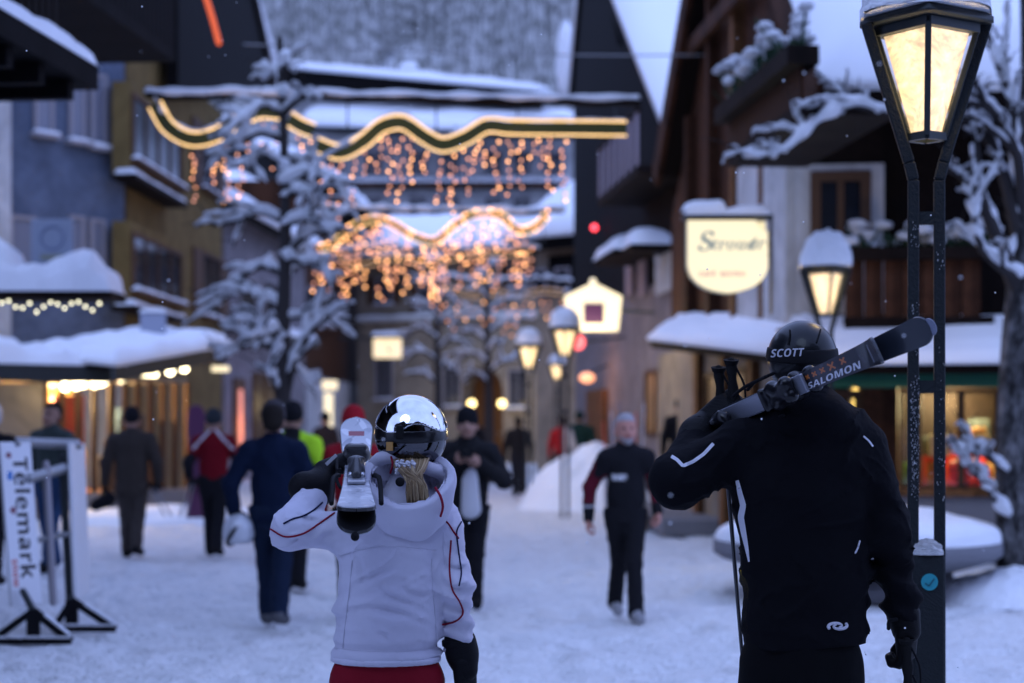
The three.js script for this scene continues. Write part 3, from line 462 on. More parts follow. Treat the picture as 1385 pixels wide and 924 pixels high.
{ // the shop under the snow canopy at right
  const W = new Wall(890, 31, 1076, 20.6), S = new Wall(1076, 20.6, 1640, 19.4), g = S.thing('right_shop', 'shop front with brightly lit window under the snow canopy at right', 'building');
  const loc = (w, u, v, z) => { g.updateMatrixWorld(); return g.worldToLocal(w.world(u, v, z)); };
  // far oblique part
  const of = new THREE.Group(); of.name = 'oblique_front'; of.position.copy(loc(W, 0, 0, 0)); of.rotation.y = W.turn - S.turn; g.add(of);
  mesh('wall', boxAt(0, 0, -0.3, W.len, 2.75, 0), M.plasterCream, of); mesh('step', boxAt(0.3, 0, 0.004, W.len * 0.6, 0.22, 0.9), M.stone, of);
  for (const k of [0.42, 0.62, 0.8, 0.97]) mesh('pilaster', boxAt(W.len * k - 0.16, 0.02, 0.004, W.len * k + 0.16, 2.7, 0.12), M.woodWarm, of);
  for (const [a, b] of [[0.47, 0.57], [0.66, 0.75]]) window_(of, [W.len * a, 0.7, W.len * b, 2.3], 0.01, { frame: M.frameBrown, glass: mat([0.35, 0.22, 0.08], 0.3) });
  flatten(of);
  // canopy: oblique and frontal
  const lp = (x, y, dd) => { g.updateMatrixWorld(); return g.worldToLocal(P(x, y, dd)); };
  roofSlab(g, 'canopy', lp(878, 460, 26.6), lp(1090, 484, 19.55), lp(1100, 432, 20.7), lp(918, 432, 28.4), 0.12, 0.13, M.woodDark, 71, 0.06);
  const v0 = S.at(1200, 492, 1.15)[1]; roofSlab(g, 'canopy', V(0.05, v0, 1.15), V(S.len, v0, 1.15), V(S.len, v0 + 0.5, -0.2), V(0.05, v0 + 0.5, -0.2), 0.12, 0.13, M.woodDark, 72, 0.06);
  const y1 = S.at(1250, 524, 1.0)[1]; mesh('green_fascia', boxAt(0, y1, 0.85, S.len, y1 + 0.26, 0.93), M.green, g);
  // lit window and its room
  const U = (x) => S.at(x, 560)[0], top = y1 - 0.01;
  for (const [x0, x1] of [[1080, 1096], [1168, 1214], [1352, 1372], [1480, 1500]]) mesh('pier', boxAt(U(x0), 0, -0.25, U(x1), top + 0.2, 0.06), M.woodBrown, g);
  mesh('plinth', boxAt(U(1214), 0, -0.25, U(1352), S.at(1280, 672)[1], 0.05), M.stone, g); mesh('sill', boxAt(U(1214), S.at(1280, 672)[1] + 0.004, -0.2, U(1352), S.at(1280, 662)[1], 0.12), M.woodWarm, g);
  const wy = S.at(1280, 662)[1] + 0.006, room = mesh('room', [boxAt(U(1150), 0.3, -2.7, U(1420), top + 0.2, -2.6), boxAt(U(1150), top + 0.21, -2.6, U(1420), top + 0.3, -0.26), boxAt(U(1150), 0.2, -2.6, U(1420), 0.3, -0.26), boxAt(U(1145), 0.3, -2.6, U(1150), top + 0.2, -0.26), boxAt(U(1420), 0.3, -2.6, U(1425), top + 0.2, -0.26)], mat([0.66, 0.56, 0.3], 0.8), g);
  for (const [k0, k1] of [[1216, 1242], [1242, 1300], [1300, 1350]]) { const f = window_(g, [U(k0), wy, U(k1), top], -0.06, { frame: M.frameBrown, glass: M.pane, bar: 0.04 }); }
  for (const [k0, k1] of [[1098, 1166]]) { const f = mesh('door', [boxAt(U(k0), 0.02, -0.12, U(k0) + 0.09, top, -0.04), boxAt(U(k1) - 0.09, 0.02, -0.12, U(k1), top, -0.04), boxAt(U(k0) + 0.09, top - 0.1, -0.12, U(k1) - 0.09, top, -0.04), boxAt(U(k0) + 0.09, 0.02, -0.12, U(k1) - 0.09, 0.5, -0.04)], M.frameBrown, g); mesh('pane', boxAt(U(k0) + 0.08, 0.49, -0.09, U(k1) - 0.08, top - 0.09, -0.08), M.pane, f); mesh('handle', bar(V(U(k1) - 0.14, 0.9, 0), V(U(k1) - 0.14, 1.3, 0), 0.03), M.metalGrey, f); }
  const goods = rng(31), cs = [[0.5, 0.05, 0.05], [0.04, 0.05, 0.05], [0.45, 0.42, 0.3], [0.05, 0.12, 0.06], [0.3, 0.16, 0.05], [0.5, 0.3, 0.1]].map((k) => mat(k, 0.6));
  for (let k = 0; k < 26; k++) { const h = 0.15 + 0.3 * goods(), u = lerp(U(1225), U(1345), goods()), z = -0.4 - 1.4 * goods(); mesh('display_item', new RoundedBoxGeometry(0.12 + 0.16 * goods(), h, 0.12, 2, 0.03).translate(u, wy + h / 2 + (goods() < 0.4 ? 0.35 : 0), z), cs[k % 6], g); }
  mesh('display_table', boxAt(U(1216), 0.31, -2, U(1350), wy - 0.004, -0.27), M.woodWarm, g); mesh('red_box', box(0.24, 0.3, 0.2, U(1298), wy + 0.16, -0.3, 0.02), mat([0.8, 0.04, 0.05], 0.5), g);
  const la = mesh('room_light', boxAt(U(1200), top + 0.12, -1.6, U(1370), top + 0.16, -1.1), glow([1, 0.85, 0.4], 3), g);
  const l = lampLight(new THREE.Color(1, 0.82, 0.42), 15); l.position.set(U(1285), top - 0.1, -1.3); l.castShadow = true; l.shadow.radius = 8; g.add(l);
}

{ // the street goes on behind the viewer: unseen dark fronts that the polished helmets mirror and that block sky light
  const house = (label, x0, x1, z0, z1, h, m, seed) => {
    const g = thing('house_behind', label, 'building', [(x0 + x1) / 2, 0, (z0 + z1) / 2]), w = x1 - x0, dp = z1 - z0; mesh('wall', boxAt(-w / 2, 0, -dp / 2, w / 2, h, dp / 2), m, g);
    const along = dp > w, e = 0.8, s = along ? 1 : 0; roofSlab(g, 'roof', V(-w / 2 - e, h, dp / 2 + e), V(w / 2 + e, h, dp / 2 + e), V(w / 2 + e, h + 2.4, 0), V(-w / 2 - e, h + 2.4, 0), 0.2, 0.4, M.woodDark, seed); roofSlab(g, 'roof', V(w / 2 + e, h, -dp / 2 - e), V(-w / 2 - e, h, -dp / 2 - e), V(-w / 2 - e, h + 2.4, 0), V(w / 2 + e, h + 2.4, 0), 0.2, 0.4, M.woodDark, seed + 1);
    for (const y of [1.0, 3.7, 6.2]) if (y < h - 1.5) for (let k = -1; k <= 1; k++) window_(g, [k * w * 0.28 - 0.5, y, k * w * 0.28 + 0.5, y + 1.4], -dp / 2 - 0.07, { frame: M.frameWhite });
  };
  house('dark timber house behind the viewer on the left, mirrored in the helmets', -14, -4.6, 2.5, 9, 9, M.woodDark, 81); house('dark timber house behind the viewer on the right, mirrored in the helmets', 4.8, 14, 2, 9, 9, M.woodBrown, 84); house('added unseen dark house closing the street behind the viewer, darkening what faces it', -9, 9, 10, 19, 12.5, M.woodDark, 87);  // closing house is added near and tall to darken camera-facing surfaces
}
// ------------------------------------------------------------------ street lanterns
// lantern > post (two), diffuser, pane (four), corner bars, cap, snow; the origin is at the foot
function lantern(label, px, d, o = {}) {
  const g = thing('street_lantern', label, 'street lamp', [(px - CX) * d / F, 0, -d], o.turn || 0, o.group);
  const yb = o.yb, yt = yb + 0.42, rb = 0.07, rt = 0.195;               // lantern body: an inverted four-sided frustum, corner to the street
  const frustum = (r0, r1, y0, y1) => new THREE.CylinderGeometry(r1, r0, y1 - y0, 4, 1, true).translate(0, (y0 + y1) / 2, 0);
  const dif = mesh('diffuser', new THREE.CylinderGeometry(rt * 0.84, rb * 0.84, 0.385, 4, 1).translate(0, yb + 0.21, 0), M.lampGlow, g);
  dif.rotation.y = 0;
  const l = lampLight(new THREE.Color(1, 0.7, 0.32), o.power || 2.2); l.position.set(0, yb + 0.22, 0); l.castShadow = true; l.shadow.radius = 6; g.add(l);
  for (let k = 0; k < 4; k++) {
    const a = k * Math.PI / 2, b = a + Math.PI / 2, c = (r, t, y) => V(Math.sin(t) * r, y, Math.cos(t) * r);
    mesh('frame_bar', bar(c(rb, a, yb), c(rt, a, yt), 0.024, 0.024, 0.005), M.metalDark, g);
    const q = [c(rb * 0.93, a, yb + 0.01), c(rb * 0.93, b, yb + 0.01), c(rt * 0.93, b, yt - 0.01), c(rt * 0.93, a, yt - 0.01)], pg = new THREE.BufferGeometry(), n = c(0.003, (a + b) / 2, 0), P4 = [...q, ...q.map((v) => v.clone().sub(n))];
    pg.setAttribute('position', new THREE.Float32BufferAttribute(P4.flatMap((v) => v.toArray()), 3)); pg.setIndex([0, 1, 2, 0, 2, 3, 4, 6, 5, 4, 7, 6, 0, 4, 5, 0, 5, 1, 1, 5, 6, 1, 6, 2, 2, 6, 7, 2, 7, 3, 3, 7, 4, 3, 4, 0]);
    const flat = pg.toNonIndexed(); flat.computeVertexNormals(); mesh('pane', flat, M.pane, g);
    mesh('rim_bar', bar(c(rt, a, yt), c(rt, b, yt), 0.03, 0.034), M.metalDark, g); mesh('rim_bar', bar(c(rb, a, yb), c(rb, b, yb), 0.026, 0.03), M.metalDark, g);
  }
  mesh('cap', lathe([[0, yt + 0.16], [0.12, yt + 0.14], [0.258, yt + 0.045], [0.258, yt + 0.02], [0, yt + 0.018]], 4), M.metalDark, g);
  mesh('cap_snow', snowDome(0.25, o.snow || 0.17, px).translate(0, yt + 0.06, 0), M.snow, g);
  const s = 0.048;                                                      // half distance between the twin posts
  for (const k of [-1, 1]) {
    const ang = o.turn || 0, cs = Math.cos(ang), sn = Math.sin(ang), at = (x, y) => V(k * x * cs, y, k * x * sn), pts = [at(s + 0.006, 0.02), at(s + 0.003, yb - 0.17)], top = at(0.238, yt + 0.03);
    const sect = [[pts[0], pts[1]], [pts[1], at(s + 0.02, yb - 0.1)], [at(s + 0.02, yb - 0.1), top]];
    mesh('post', sect.map(([a, b]) => bar(a, b, 0.044, 0.044, 0.008)), M.metalPost, g);
    if (o.frost) mesh('frost', Array.from({ length: 60 }, (_, i) => new THREE.SphereGeometry(0.006 + 0.012 * R(), 6, 4).scale(0.9, 2.4, 0.5).translate(k * s + (R() - 0.5) * 0.03, 0.7 + R() * (yb - 1.1), 0.026)), M.snow, g);
  }
  for (const y of [0.9, 1.75, yb - 0.32]) if (y > 1) mesh('spacer', box(2 * s, 0.05, 0.03, 0, y, 0), M.metalPost, g).rotation.y = -(o.turn || 0);
  return g;
}
function snowDome(r, h, seed) {
  const g = new THREE.SphereGeometry(1, 28, 12, 0, Math.PI * 2, 0, Math.PI / 2), p = g.attributes.position;
  for (let i = 0; i < p.count; i++) { const x = p.getX(i), y = p.getY(i), z = p.getZ(i), sq = Math.max(Math.abs(x), Math.abs(z)) * 0.35 + Math.hypot(x, z) * 0.65 || 1, k = Math.hypot(x, z) / (sq || 1); const nn = 1 + 0.08 * noise(x * 2 + seed, y * 2, z * 2); p.setXYZ(i, x * r * nn * clamp(k, 1, 1.1), Math.pow(y, 0.75) * h * (1 + 0.1 * noise(x * 3, z * 3, seed)), z * r * nn * clamp(k, 1, 1.1)); }
  g.computeVertexNormals(); return merge([g, new THREE.CircleGeometry(r * 0.98, 24).rotateX(Math.PI / 2).translate(0, 0.003, 0)]);
}
M.metalPost = mat([0.016, 0.02, 0.023], 0.6, { specularIntensity: 0.35, bumpMap: rep(bumpFine, 3), bumpScale: 0.004 });
{
  const big = lantern('tall twin-post street lantern in the right foreground with a warm lit head', 1253, 7, { yb: 2.735, turn: -0.19, power: 1.6, snow: 0.2 });
  const bx = mesh('base_box', box(0.125, 1.09, 0.1, 0, 0.545, 0, 0.01), M.metalPost, big); bx.rotation.y = 0.19;
  const st = mesh('sticker', new THREE.CylinderGeometry(0.033, 0.033, 0.004, 28).rotateX(Math.PI / 2).translate(0, 0.985, 0.054), mat([0.02, 0.3, 0.36], 0.5), bx);
  mesh('sticker_mark', [bar(V(-0.018, 0.98, 0.057), V(-0.002, 0.97, 0.057), 0.002, 0.006), bar(V(-0.002, 0.97, 0.057), V(0.018, 0.998, 0.057), 0.002, 0.006)], mat([0.01, 0.12, 0.16], 0.5), bx);
  const sn = mesh('ledge_snow', snowDome(0.066, 0.06, 4).translate(0, 1.09, 0), M.snow, big); sn.rotation.y = 0.19;
  const fr = mesh('frost', Array.from({ length: 320 }, (_, i) => { const k = R() < 0.85 ? -1 : 1; let y = 1.15 + 1.3 * R(); if (noise(y * 5, k, 3) < 0) y = 1.3 + 0.5 * R(); return new THREE.SphereGeometry(0.0007 + 0.0024 * R() * R(), 5, 4).scale(1, 2.2, 0.5).translate(k * 0.05 + (R() - 0.5) * 0.034, y, 0.027); }), M.snow, big);
  fr.rotation.y = 0.19;
  // scale-true copies down the street
  lantern('snow-capped lantern in front of the white chalet wall', 1117, 17.6, { yb: 2.66, turn: 0.15, power: 3.5, snow: 0.36 });
  lantern('snow-capped lantern just below the house-shaped sign', 764, 29, { yb: 2.66, turn: -0.1, power: 5, snow: 0.32 });
  lantern('smaller snow-capped lantern left of the house-shaped sign', 715, 34.5, { yb: 2.62, turn: 0.1, power: 6, snow: 0.3 });
  lantern('farthest faint lantern seen below the house-shaped sign', 753, 52, { yb: 2.8, turn: 0.2, power: 6, snow: 0.25 });
}
// ------------------------------------------------------------------ lit hanging signs
{ // shield sign with a snow cap
  const d = 19.2, g = thing('hanging_sign', 'lit white shield sign with green script and red line under a snow cap', 'sign', P(983, 348, d)), k = d / F;
  const sh = new THREE.Shape(), X = (x) => (x - 983) * k, Y = (y) => (348 - y) * k; sh.moveTo(X(929), Y(299)); sh.lineTo(X(1021), Y(299)); sh.quadraticCurveTo(X(1024), Y(312), X(1037), Y(314)); sh.lineTo(X(1037), Y(362)); sh.quadraticCurveTo(X(1032), Y(392), X(984), Y(397)); sh.quadraticCurveTo(X(935), Y(394), X(929), Y(360)); sh.closePath();
  const body = new THREE.ExtrudeGeometry(sh, { depth: 0.14, bevelEnabled: true, bevelSize: 0.006, bevelThickness: 0.008, bevelSegments: 2, curveSegments: 16 }).translate(0, 0, -0.07);
  mesh('case', body, mat([0.6, 0.55, 0.35], 0.5), g);
  const face = new THREE.ShapeGeometry(sh, 20), p = face.attributes.position, uv = face.attributes.uv; for (let i = 0; i < p.count; i++) uv.setXY(i, (p.getX(i) - X(925)) / (X(1041) - X(925)), (p.getY(i) - Y(400)) / (Y(296) - Y(400)));
  const tx = litText(464, 416, (c, w, h) => {
    c.fillStyle = '#fff2c8'; c.fillRect(0, 0, w, h); c.fillStyle = '#1d4a38'; c.strokeStyle = '#3d6a58'; c.lineWidth = 13; 
    c.font = 'italic bold 92px serif'; c.font = 'italic bold 150px serif'; c.fillText('S', 62, 178); c.font = 'italic bold 86px serif'; c.fillText('troud', 138, 172); c.fillText('er', 336, 168);  c.fillStyle = '#a03a22'; c.font = 'bold 40px sans-serif'; c.fillText('CAFÉ  BISTRO', 74, 316);
  });
  for (const s of [1, -1]) { const f = mesh('light_face', face, new THREE.MeshStandardMaterial({ color: col([0.3, 0.3, 0.3]), roughness: 0.5, emissive: col([1, 0.95, 0.8]), emissiveMap: tx, emissiveIntensity: 0.62 }), g); f.position.z = s * 0.081; if (s < 0) f.rotation.y = Math.PI; if (s < 0) f.position.z = -0.081; }
  mesh('top_bar', boxAt(X(922), Y(297), -0.1, X(1044), Y(292), 0.1), M.metalDark, g); mesh('snow_cap', snowBank(X(1042) - X(924), 0.24, 0.12, 91, 0.4).translate(X(983), Y(292) + 0.002, 0), M.snow, g); mesh('snow_cap', snowBank(0.5, 0.22, 0.12, 93, 0.2).translate(X(952), Y(286), 0), M.snow, g);
  mesh('bracket_post', boxAt(X(1041), Y(425), -0.02, X(1045), Y(288), 0.02), M.metalDark, g); mesh('bracket_scroll', tube(curvePts([V(X(1020), Y(298), 0), V(X(1026), Y(318), 0), V(X(1041), Y(330), 0)], 8), 0.012, 6), M.metalDark, g);
  for (const y of [318, 345]) mesh('clamp', boxAt(X(1037.5), Y(y + 2), -0.02, X(1041), Y(y - 2), 0.02), M.metalDark, g);
  mesh('wall_arm', bar(V(X(1043), Y(330), 0), V(X(1060), Y(322), -1.6), 0.03), M.metalDark, g);
  const l = new THREE.RectAreaLight(new THREE.Color(1, 0.9, 0.6), 1.0, 0.8, 0.7); l.position.set(0, 0, 0.1); l.lookAt(g.position.clone().add(V(0, 0, 3))); g.add(l); l.rotation.set(0, Math.PI, 0);
}
{ // house-shaped sign
  const d = 30, k = d / F, g = thing('house_shaped_sign', 'lit house-shaped sign with a dark purple square over the street', 'sign', P(802, 418, d)), X = (x) => (x - 802) * k, Y = (y) => (418 - y) * k;
  const o = [[771, 447], [835, 447], [840, 402], [806, 385], [799, 385], [764, 402]].map(([x, y]) => [X(x), Y(y)]);
  mesh('light_box', extrude(o, 0.22, 0.012).translate(0, 0, -0.11), glow([1, 0.85, 0.5], 0.95), g);
  mesh('emblem_panel', boxAt(X(789), Y(438), 0.13, X(816), Y(411), 0.15), mat([0.07, 0.02, 0.09], 0.5), g); mesh('finial_light', new THREE.SphereGeometry(0.06, 14, 10).translate(0, Y(381), 0), M.signGlow, g);
  mesh('arm', bar(V(X(838), Y(420), 0), V(X(884), Y(424), 0.2), 0.05), M.metalDark, g);
  const l = lampLight(new THREE.Color(1, 0.85, 0.5), 1.5); l.position.set(0, -0.45, 0.5); l.castShadow = true; g.add(l);
}
{ // small clock-like box sign further left
  const g = thing('square_lit_sign', 'square cream lit sign with a dark mark behind the chrome helmet', 'sign', P(524, 471, 55)), k = 55 / F;
  mesh('light_box', box(38 * k, 27 * k, 0.2, 0, 0, 0, 0.05), glow([1, 0.78, 0.42], 0.85), g); mesh('mark', [bar(V(0, 0.16, 0.105), V(0.02, -0.02, 0.105), 0.01, 0.04), bar(V(0.02, -0.02, 0.105), V(0.14, -0.14, 0.105), 0.01, 0.04)], M.black, g);
  mesh('hood', boxAt(-0.5, 14 * k, -0.15, 0.5, 17 * k, 0.2), M.woodDark, g); mesh('hood_snow', snowBank(1, 0.36, 0.12, 7).translate(0, 17 * k + 0.002, 0.02), M.snow, g); mesh('arm', bar(V(-0.4, 0.3, 0), V(-1.6, 0.35, -0.6), 0.06), M.metalDark, g);
}
// ------------------------------------------------------------------ light garlands across the street
function garland(label, d, lines, o) {
  const first = P(lines[0][0][0], lines[0][0][1], d), g = thing('light_garland', label, 'garland', first, 0, 'light garlands over the street'), L = (x, y, dz = 0) => P(x, y, d - dz).sub(first);
  if (o.beam) {
    const [x0, y0, x1, y1] = o.beam, n = 24, pts = Array.from({ length: n + 1 }, (_, i) => L(lerp(x0, x1, i / n), lerp(y0, y1, i / n) + 3 * noise(i * 0.4, d, 1), -0.05));
    const b = mesh('beam', tube(pts, 0.05, 8), M.woodDark, g); mesh('beam_snow', tube(pts.map((p, i) => p.clone().add(V(0, 0.06, 0))), (t) => 0.06 + 0.03 * noise(t * 14, d, 2), 8), M.snow, b);
    for (const x of o.hangers || []) mesh('hanger', bar(L(x, lerp(y0, y1, (x - x0) / (x1 - x0)), -0.05), L(x, lerp(y0, y1, (x - x0) / (x1 - x0)) + 45, 0), 0.02), M.metalDark, g);
  }
  const half = o.half, curveY = [];
  for (const line of lines) {
    const c = new THREE.CatmullRomCurve3(line.map(([x, y]) => V(x, y, 0))), N = Math.round(c.getLength() / 4), pp = c.getSpacedPoints(N), pos = [], idx = []; curveY.push(pp);
    for (const s of [-1, 1]) {
      const pts = pp.map((q, i) => { const t = c.getTangentAt(i / N); return L(q.x - t.y * s * half, q.y + t.x * s * half, 0.02); });
      const nb = Math.round(pts.length * 0.75), rr = o.ropeR; mesh('rope_light', tube(pts, (t) => rr * (0.25 + 0.8 * Math.pow(Math.abs(Math.sin(t * Math.PI * nb)), 1.5)), 6), o.ropeMat || M.rope, g);
    }
    for (let i = 0; i <= N; i++) { const t = c.getTangentAt(i / N); for (const s of [-1, 1]) for (const z of [0.0, 0.06]) pos.push(...L(pp[i].x - t.y * s * half * 0.8, pp[i].y + t.x * s * half * 0.8, -z).toArray()); }
    for (let i = 0; i < N; i++) { const a = i * 4, b = a + 4; for (const [p, q] of [[0, 1], [1, 3], [3, 2], [2, 0]]) idx.push(a + p, a + q, b + q, a + p, b + q, b + p); }
    const bg = new THREE.BufferGeometry(); bg.setAttribute('position', new THREE.Float32BufferAttribute(pos, 3)); bg.setIndex(idx); const fl = bg.toNonIndexed(); fl.computeVertexNormals(); const band = mesh('band', fl, M.tinsel, g);
    if (o.snowTop) { const sp = pp.filter((_, i) => i % 3 === 0).map((q) => L(q.x, q.y - half - 2, -0.03)); mesh('band_snow', tube(sp, (t) => 0.02 + 0.035 * Math.max(0, 0.4 + noise(t * 9, d, 7)), 6), M.snow, band); }
  }
  const bulb = new THREE.SphereGeometry(o.bulbR, 8, 6), r = rng(d * 10 | 0), yAt = (x) => { let best = null; for (const pp of curveY) for (const q of pp) if (!best || Math.abs(q.x - x) < Math.abs(best.x - x)) best = q; return best.y + half; };
  for (const [x, len] of o.strands) {
    const y0 = yAt(x) + 1, end = y0 + len, st = mesh('light_strand', tube([L(x, y0), L(x + 1.5, (y0 + end) / 2), L(x, end)], 0.004, 4), M.black, g);
    for (let y = y0 + 5 + r() * 8; y <= end; y += o.step * (0.6 + 0.9 * r())) mesh('bulb', bulb, [M.bulbWarm, M.bulbMid, M.bulbDim][(r() * 3) | 0], st).position.copy(L(x + (r() - 0.5) * o.jit, y, (r() - 0.5) * 0.3));
  }
  if (o.ropeBulbs) for (const pp of curveY) for (let i = 0; i < pp.length; i += 2) for (const s of [-1, 1]) if (r() < 0.7) mesh('bulb', bulb, [M.bulbWarm, M.bulbMid][(r() * 2) | 0], g).position.copy(L(pp[i].x + (r() - 0.5) * 5, pp[i].y + s * half, 0.05));
  for (const x of o.lights) { const l = lampLight(new THREE.Color(1, 0.55, 0.24), 0.5); l.position.copy(L(x, yAt(x) + 30, 0.25)); l.castShadow = true; l.shadow.radius = 10; g.add(l); }
}
M.ropeDim = glow([1, 0.5, 0.14], 0.45);
M.bulbDim = glow([1, 0.36, 0.18], 1.4); M.bulbMid = glow([1, 0.36, 0.15], 2.6);
{
  const r = rng(21), st1 = [];
  for (let x = 262; x < 775; x += 11 + 9 * r()) { if ((x > 276 && x < 284)) continue; const k = 0.5 + 0.5 * Math.sin(x * 0.085); st1.push([x, x < 275 ? 78 : 40 + 62 * k * (0.7 + 0.5 * r())]); }
  garland('nearest wavy garland with double yellow rope lights under the long snowy beam', 24.5, [[[209, 141], [228, 172], [258, 188], [288, 184], [322, 164], [350, 151], [378, 152]], [[390, 160], [406, 170], [424, 177]], [[428, 196], [460, 206], [490, 192], [518, 170], [545, 166], [573, 184], [598, 196], [630, 186], [658, 170], [690, 172], [770, 173], [848, 174]]], { beam: [200, 128, 862, 139], hangers: [225, 300, 470, 590, 700, 832], half: 9.5, ropeR: 0.015, snowTop: true, strands: st1, step: 8.5, jit: 9, bulbR: 0.017, lights: [330, 520, 700] });
  const st2 = []; for (let x = 428; x < 718; x += 7 + 5 * r()) st2.push([x, 40 + 48 * (0.5 + 0.5 * Math.sin(x * 0.11)) * (0.6 + 0.5 * r())]);
  garland('second garland of dense orange lights with two humps below the nearest one', 37, [[[426, 338], [450, 330], [476, 308], [502, 297], [530, 302], [556, 318], [588, 326], [616, 304], [646, 289], [676, 292], [702, 312], [722, 308], [741, 290]]], { beam: [420, 283, 760, 288], hangers: [450, 640, 735], half: 5, ropeR: 0.014, ropeBulbs: 9, strands: st2, step: 8, jit: 12, bulbR: 0.026, lights: [500, 650] });
  const st3 = []; for (let x = 594; x < 762; x += 9 + 7 * r()) st3.push([x, 18 + 34 * r()]);
  garland('third, farthest garland with short pinkish strands above the arched doorway', 52, [[[588, 404], [610, 392], [640, 400], [670, 396], [700, 402], [730, 394], [762, 396]]], { beam: [580, 376, 772, 380], hangers: [600, 760], half: 3.2, ropeR: 0.02, ropeMat: M.ropeDim, strands: st3, step: 9, jit: 12, bulbR: 0.026, lights: [670] });
  const st4 = []; for (let x = 430; x < 716; x += 12 + 9 * r()) st4.push([x, 14 + 44 * r()]);
  garland('lower dense garland of orange lights between the humped one and the third', 43, [[[418, 352], [450, 346], [480, 360], [530, 350], [580, 356], [630, 346], [680, 344], [718, 342]]], { beam: [410, 338, 728, 336], hangers: [430, 600, 715], half: 3.5, ropeR: 0.02, ropeMat: M.ropeDim, strands: st4, step: 8.5, jit: 12, bulbR: 0.027, lights: [560] });
  // orange rope light hung down the yellow house gable
  const a = P(275, -14, 27), b = P(296, 58, 27), g = thing('orange_rope_light', 'short glowing orange rope light hanging at the dark gable top left', 'lamp', a); mesh('light_tube', tube([V(0, 0, 0), b.clone().sub(a).multiplyScalar(0.5).add(V(0.01, 0, 0)), b.clone().sub(a)], 0.042, 8), M.orangeGlow, g); mesh('cable', bar(V(0, 0, -0.04), V(0.02, 1.2, -0.3), 0.02), M.black, g);
  // overhead wire
  const w = thing('overhead_wire', 'thin snow-dusted wire strung across the street high up', 'wire', P(330, 60, 26)); const o = P(330, 60, 26); mesh('cable', tube([V(0, 0, 0), P(700, 74, 26).sub(o), P(1090, 74, 26).sub(o)], 0.012, 5), M.metalGrey, w);
}
// ------------------------------------------------------------------ trees
M.barkFrost = mat([0.34, 0.33, 0.34], 0.95, { map: rep(frostTex, 1.5, 0.5), bumpMap: rep(bumpFine, 3, 1), bumpScale: 0.08 });
// bare street tree under snow: trunk, each limb with its twigs, snow lying along the upper side
function snowTree(label, base, trunkPts, limbs, o = {}) {
  const g = thing('bare_tree', label, 'tree', base), r = rng(o.seed || 3);
  const tp = trunkPts.map((p) => p.clone().sub(base)), r0 = o.r || 0.14; mesh('trunk', tube(tp, r0, 14, o.rTop || 0.03), o.bark || M.bark, g);
  if (o.trunkSnow) mesh('trunk_snow', Array.from({ length: 130 }, () => { const t = r() * 0.8, c = new THREE.CatmullRomCurve3(tp).getPointAt(t), a = 1.2 + r() * 2.6, rr = lerp(r0, o.rTop || 0.03, t) * 0.93; return new THREE.SphereGeometry(0.015 + 0.045 * r(), 7, 5).scale(0.7, 2.2, 0.7).translate(c.x + Math.cos(a) * rr, c.y, c.z + Math.sin(a) * rr); }), M.snow, g);
  for (const limb of limbs) {
    const wood = [], snow = [];
    const grow = (pts, rad, depth) => {
      wood.push(tube(pts, rad, 6, rad * 0.4, false));
      const sr = (o.snow || 0.05) * [1, 0.66, 0.4][depth], sd = r() * 50, cv = new THREE.CatmullRomCurve3(pts), n = Math.max(4, Math.round(cv.getLength() / 0.09));
      const sp = cv.getSpacedPoints(n).map((p, i) => p.clone().add(V(0, rad * 0.6 + sr * 0.45, 0)));
      snow.push(tube(sp, (t) => Math.max(0.006, sr * (0.75 + 0.55 * noise(t * n * 0.33 + sd, depth, 3)) * (1 - 0.45 * t)), 7));
      if (depth >= (o.depth ?? 1)) { if (o.twigs) for (let k = 0; k < o.twigs; k++) { const t = 0.2 + 0.78 * r(), p = cv.getPointAt(t), e = cv.getTangentAt(t).add(V((r() - 0.5) * 2, 0.3 + (r() - 0.5) * 1.4, (r() - 0.5) * 2)).normalize(), len = 0.14 + 0.24 * r(); wood.push(tube([p, p.clone().addScaledVector(e, len * 0.5).add(V(0, 0.02, 0)), p.clone().addScaledVector(e, len)], 0.009, 4, 0.003, false)); } return; }
      const kids = depth === 0 ? 5 : 3;
      for (let k = 0; k < kids; k++) {
        const t = 0.25 + 0.72 * (k + r() * 0.7) / kids, p = cv.getPointAt(Math.min(t, 0.98)), dir = cv.getTangentAt(Math.min(t, 0.98)), len = cv.getLength() * (0.3 + 0.3 * r()) * (1.1 - t * 0.5);
        const e = dir.clone().add(V((r() - 0.5) * 1.7, 0.15 + (r() - 0.4) * 1.2, (r() - 0.5) * 1.5)).normalize();
        const m = p.clone().addScaledVector(e, len * 0.5).add(V((r() - 0.5) * 0.1, 0.03, (r() - 0.5) * 0.1)), q = p.clone().addScaledVector(e, len).add(V(0, -0.06 * len, 0));
        grow([p, m, q], rad * 0.45, depth + 1);
      }
    };
    grow(limb.pts.map((p) => p.clone().sub(base)), limb.r, 0);
    const l = mesh('limb', wood, M.bark, g); mesh('limb_snow', snow, M.snow, l);
  }
  return g;
}
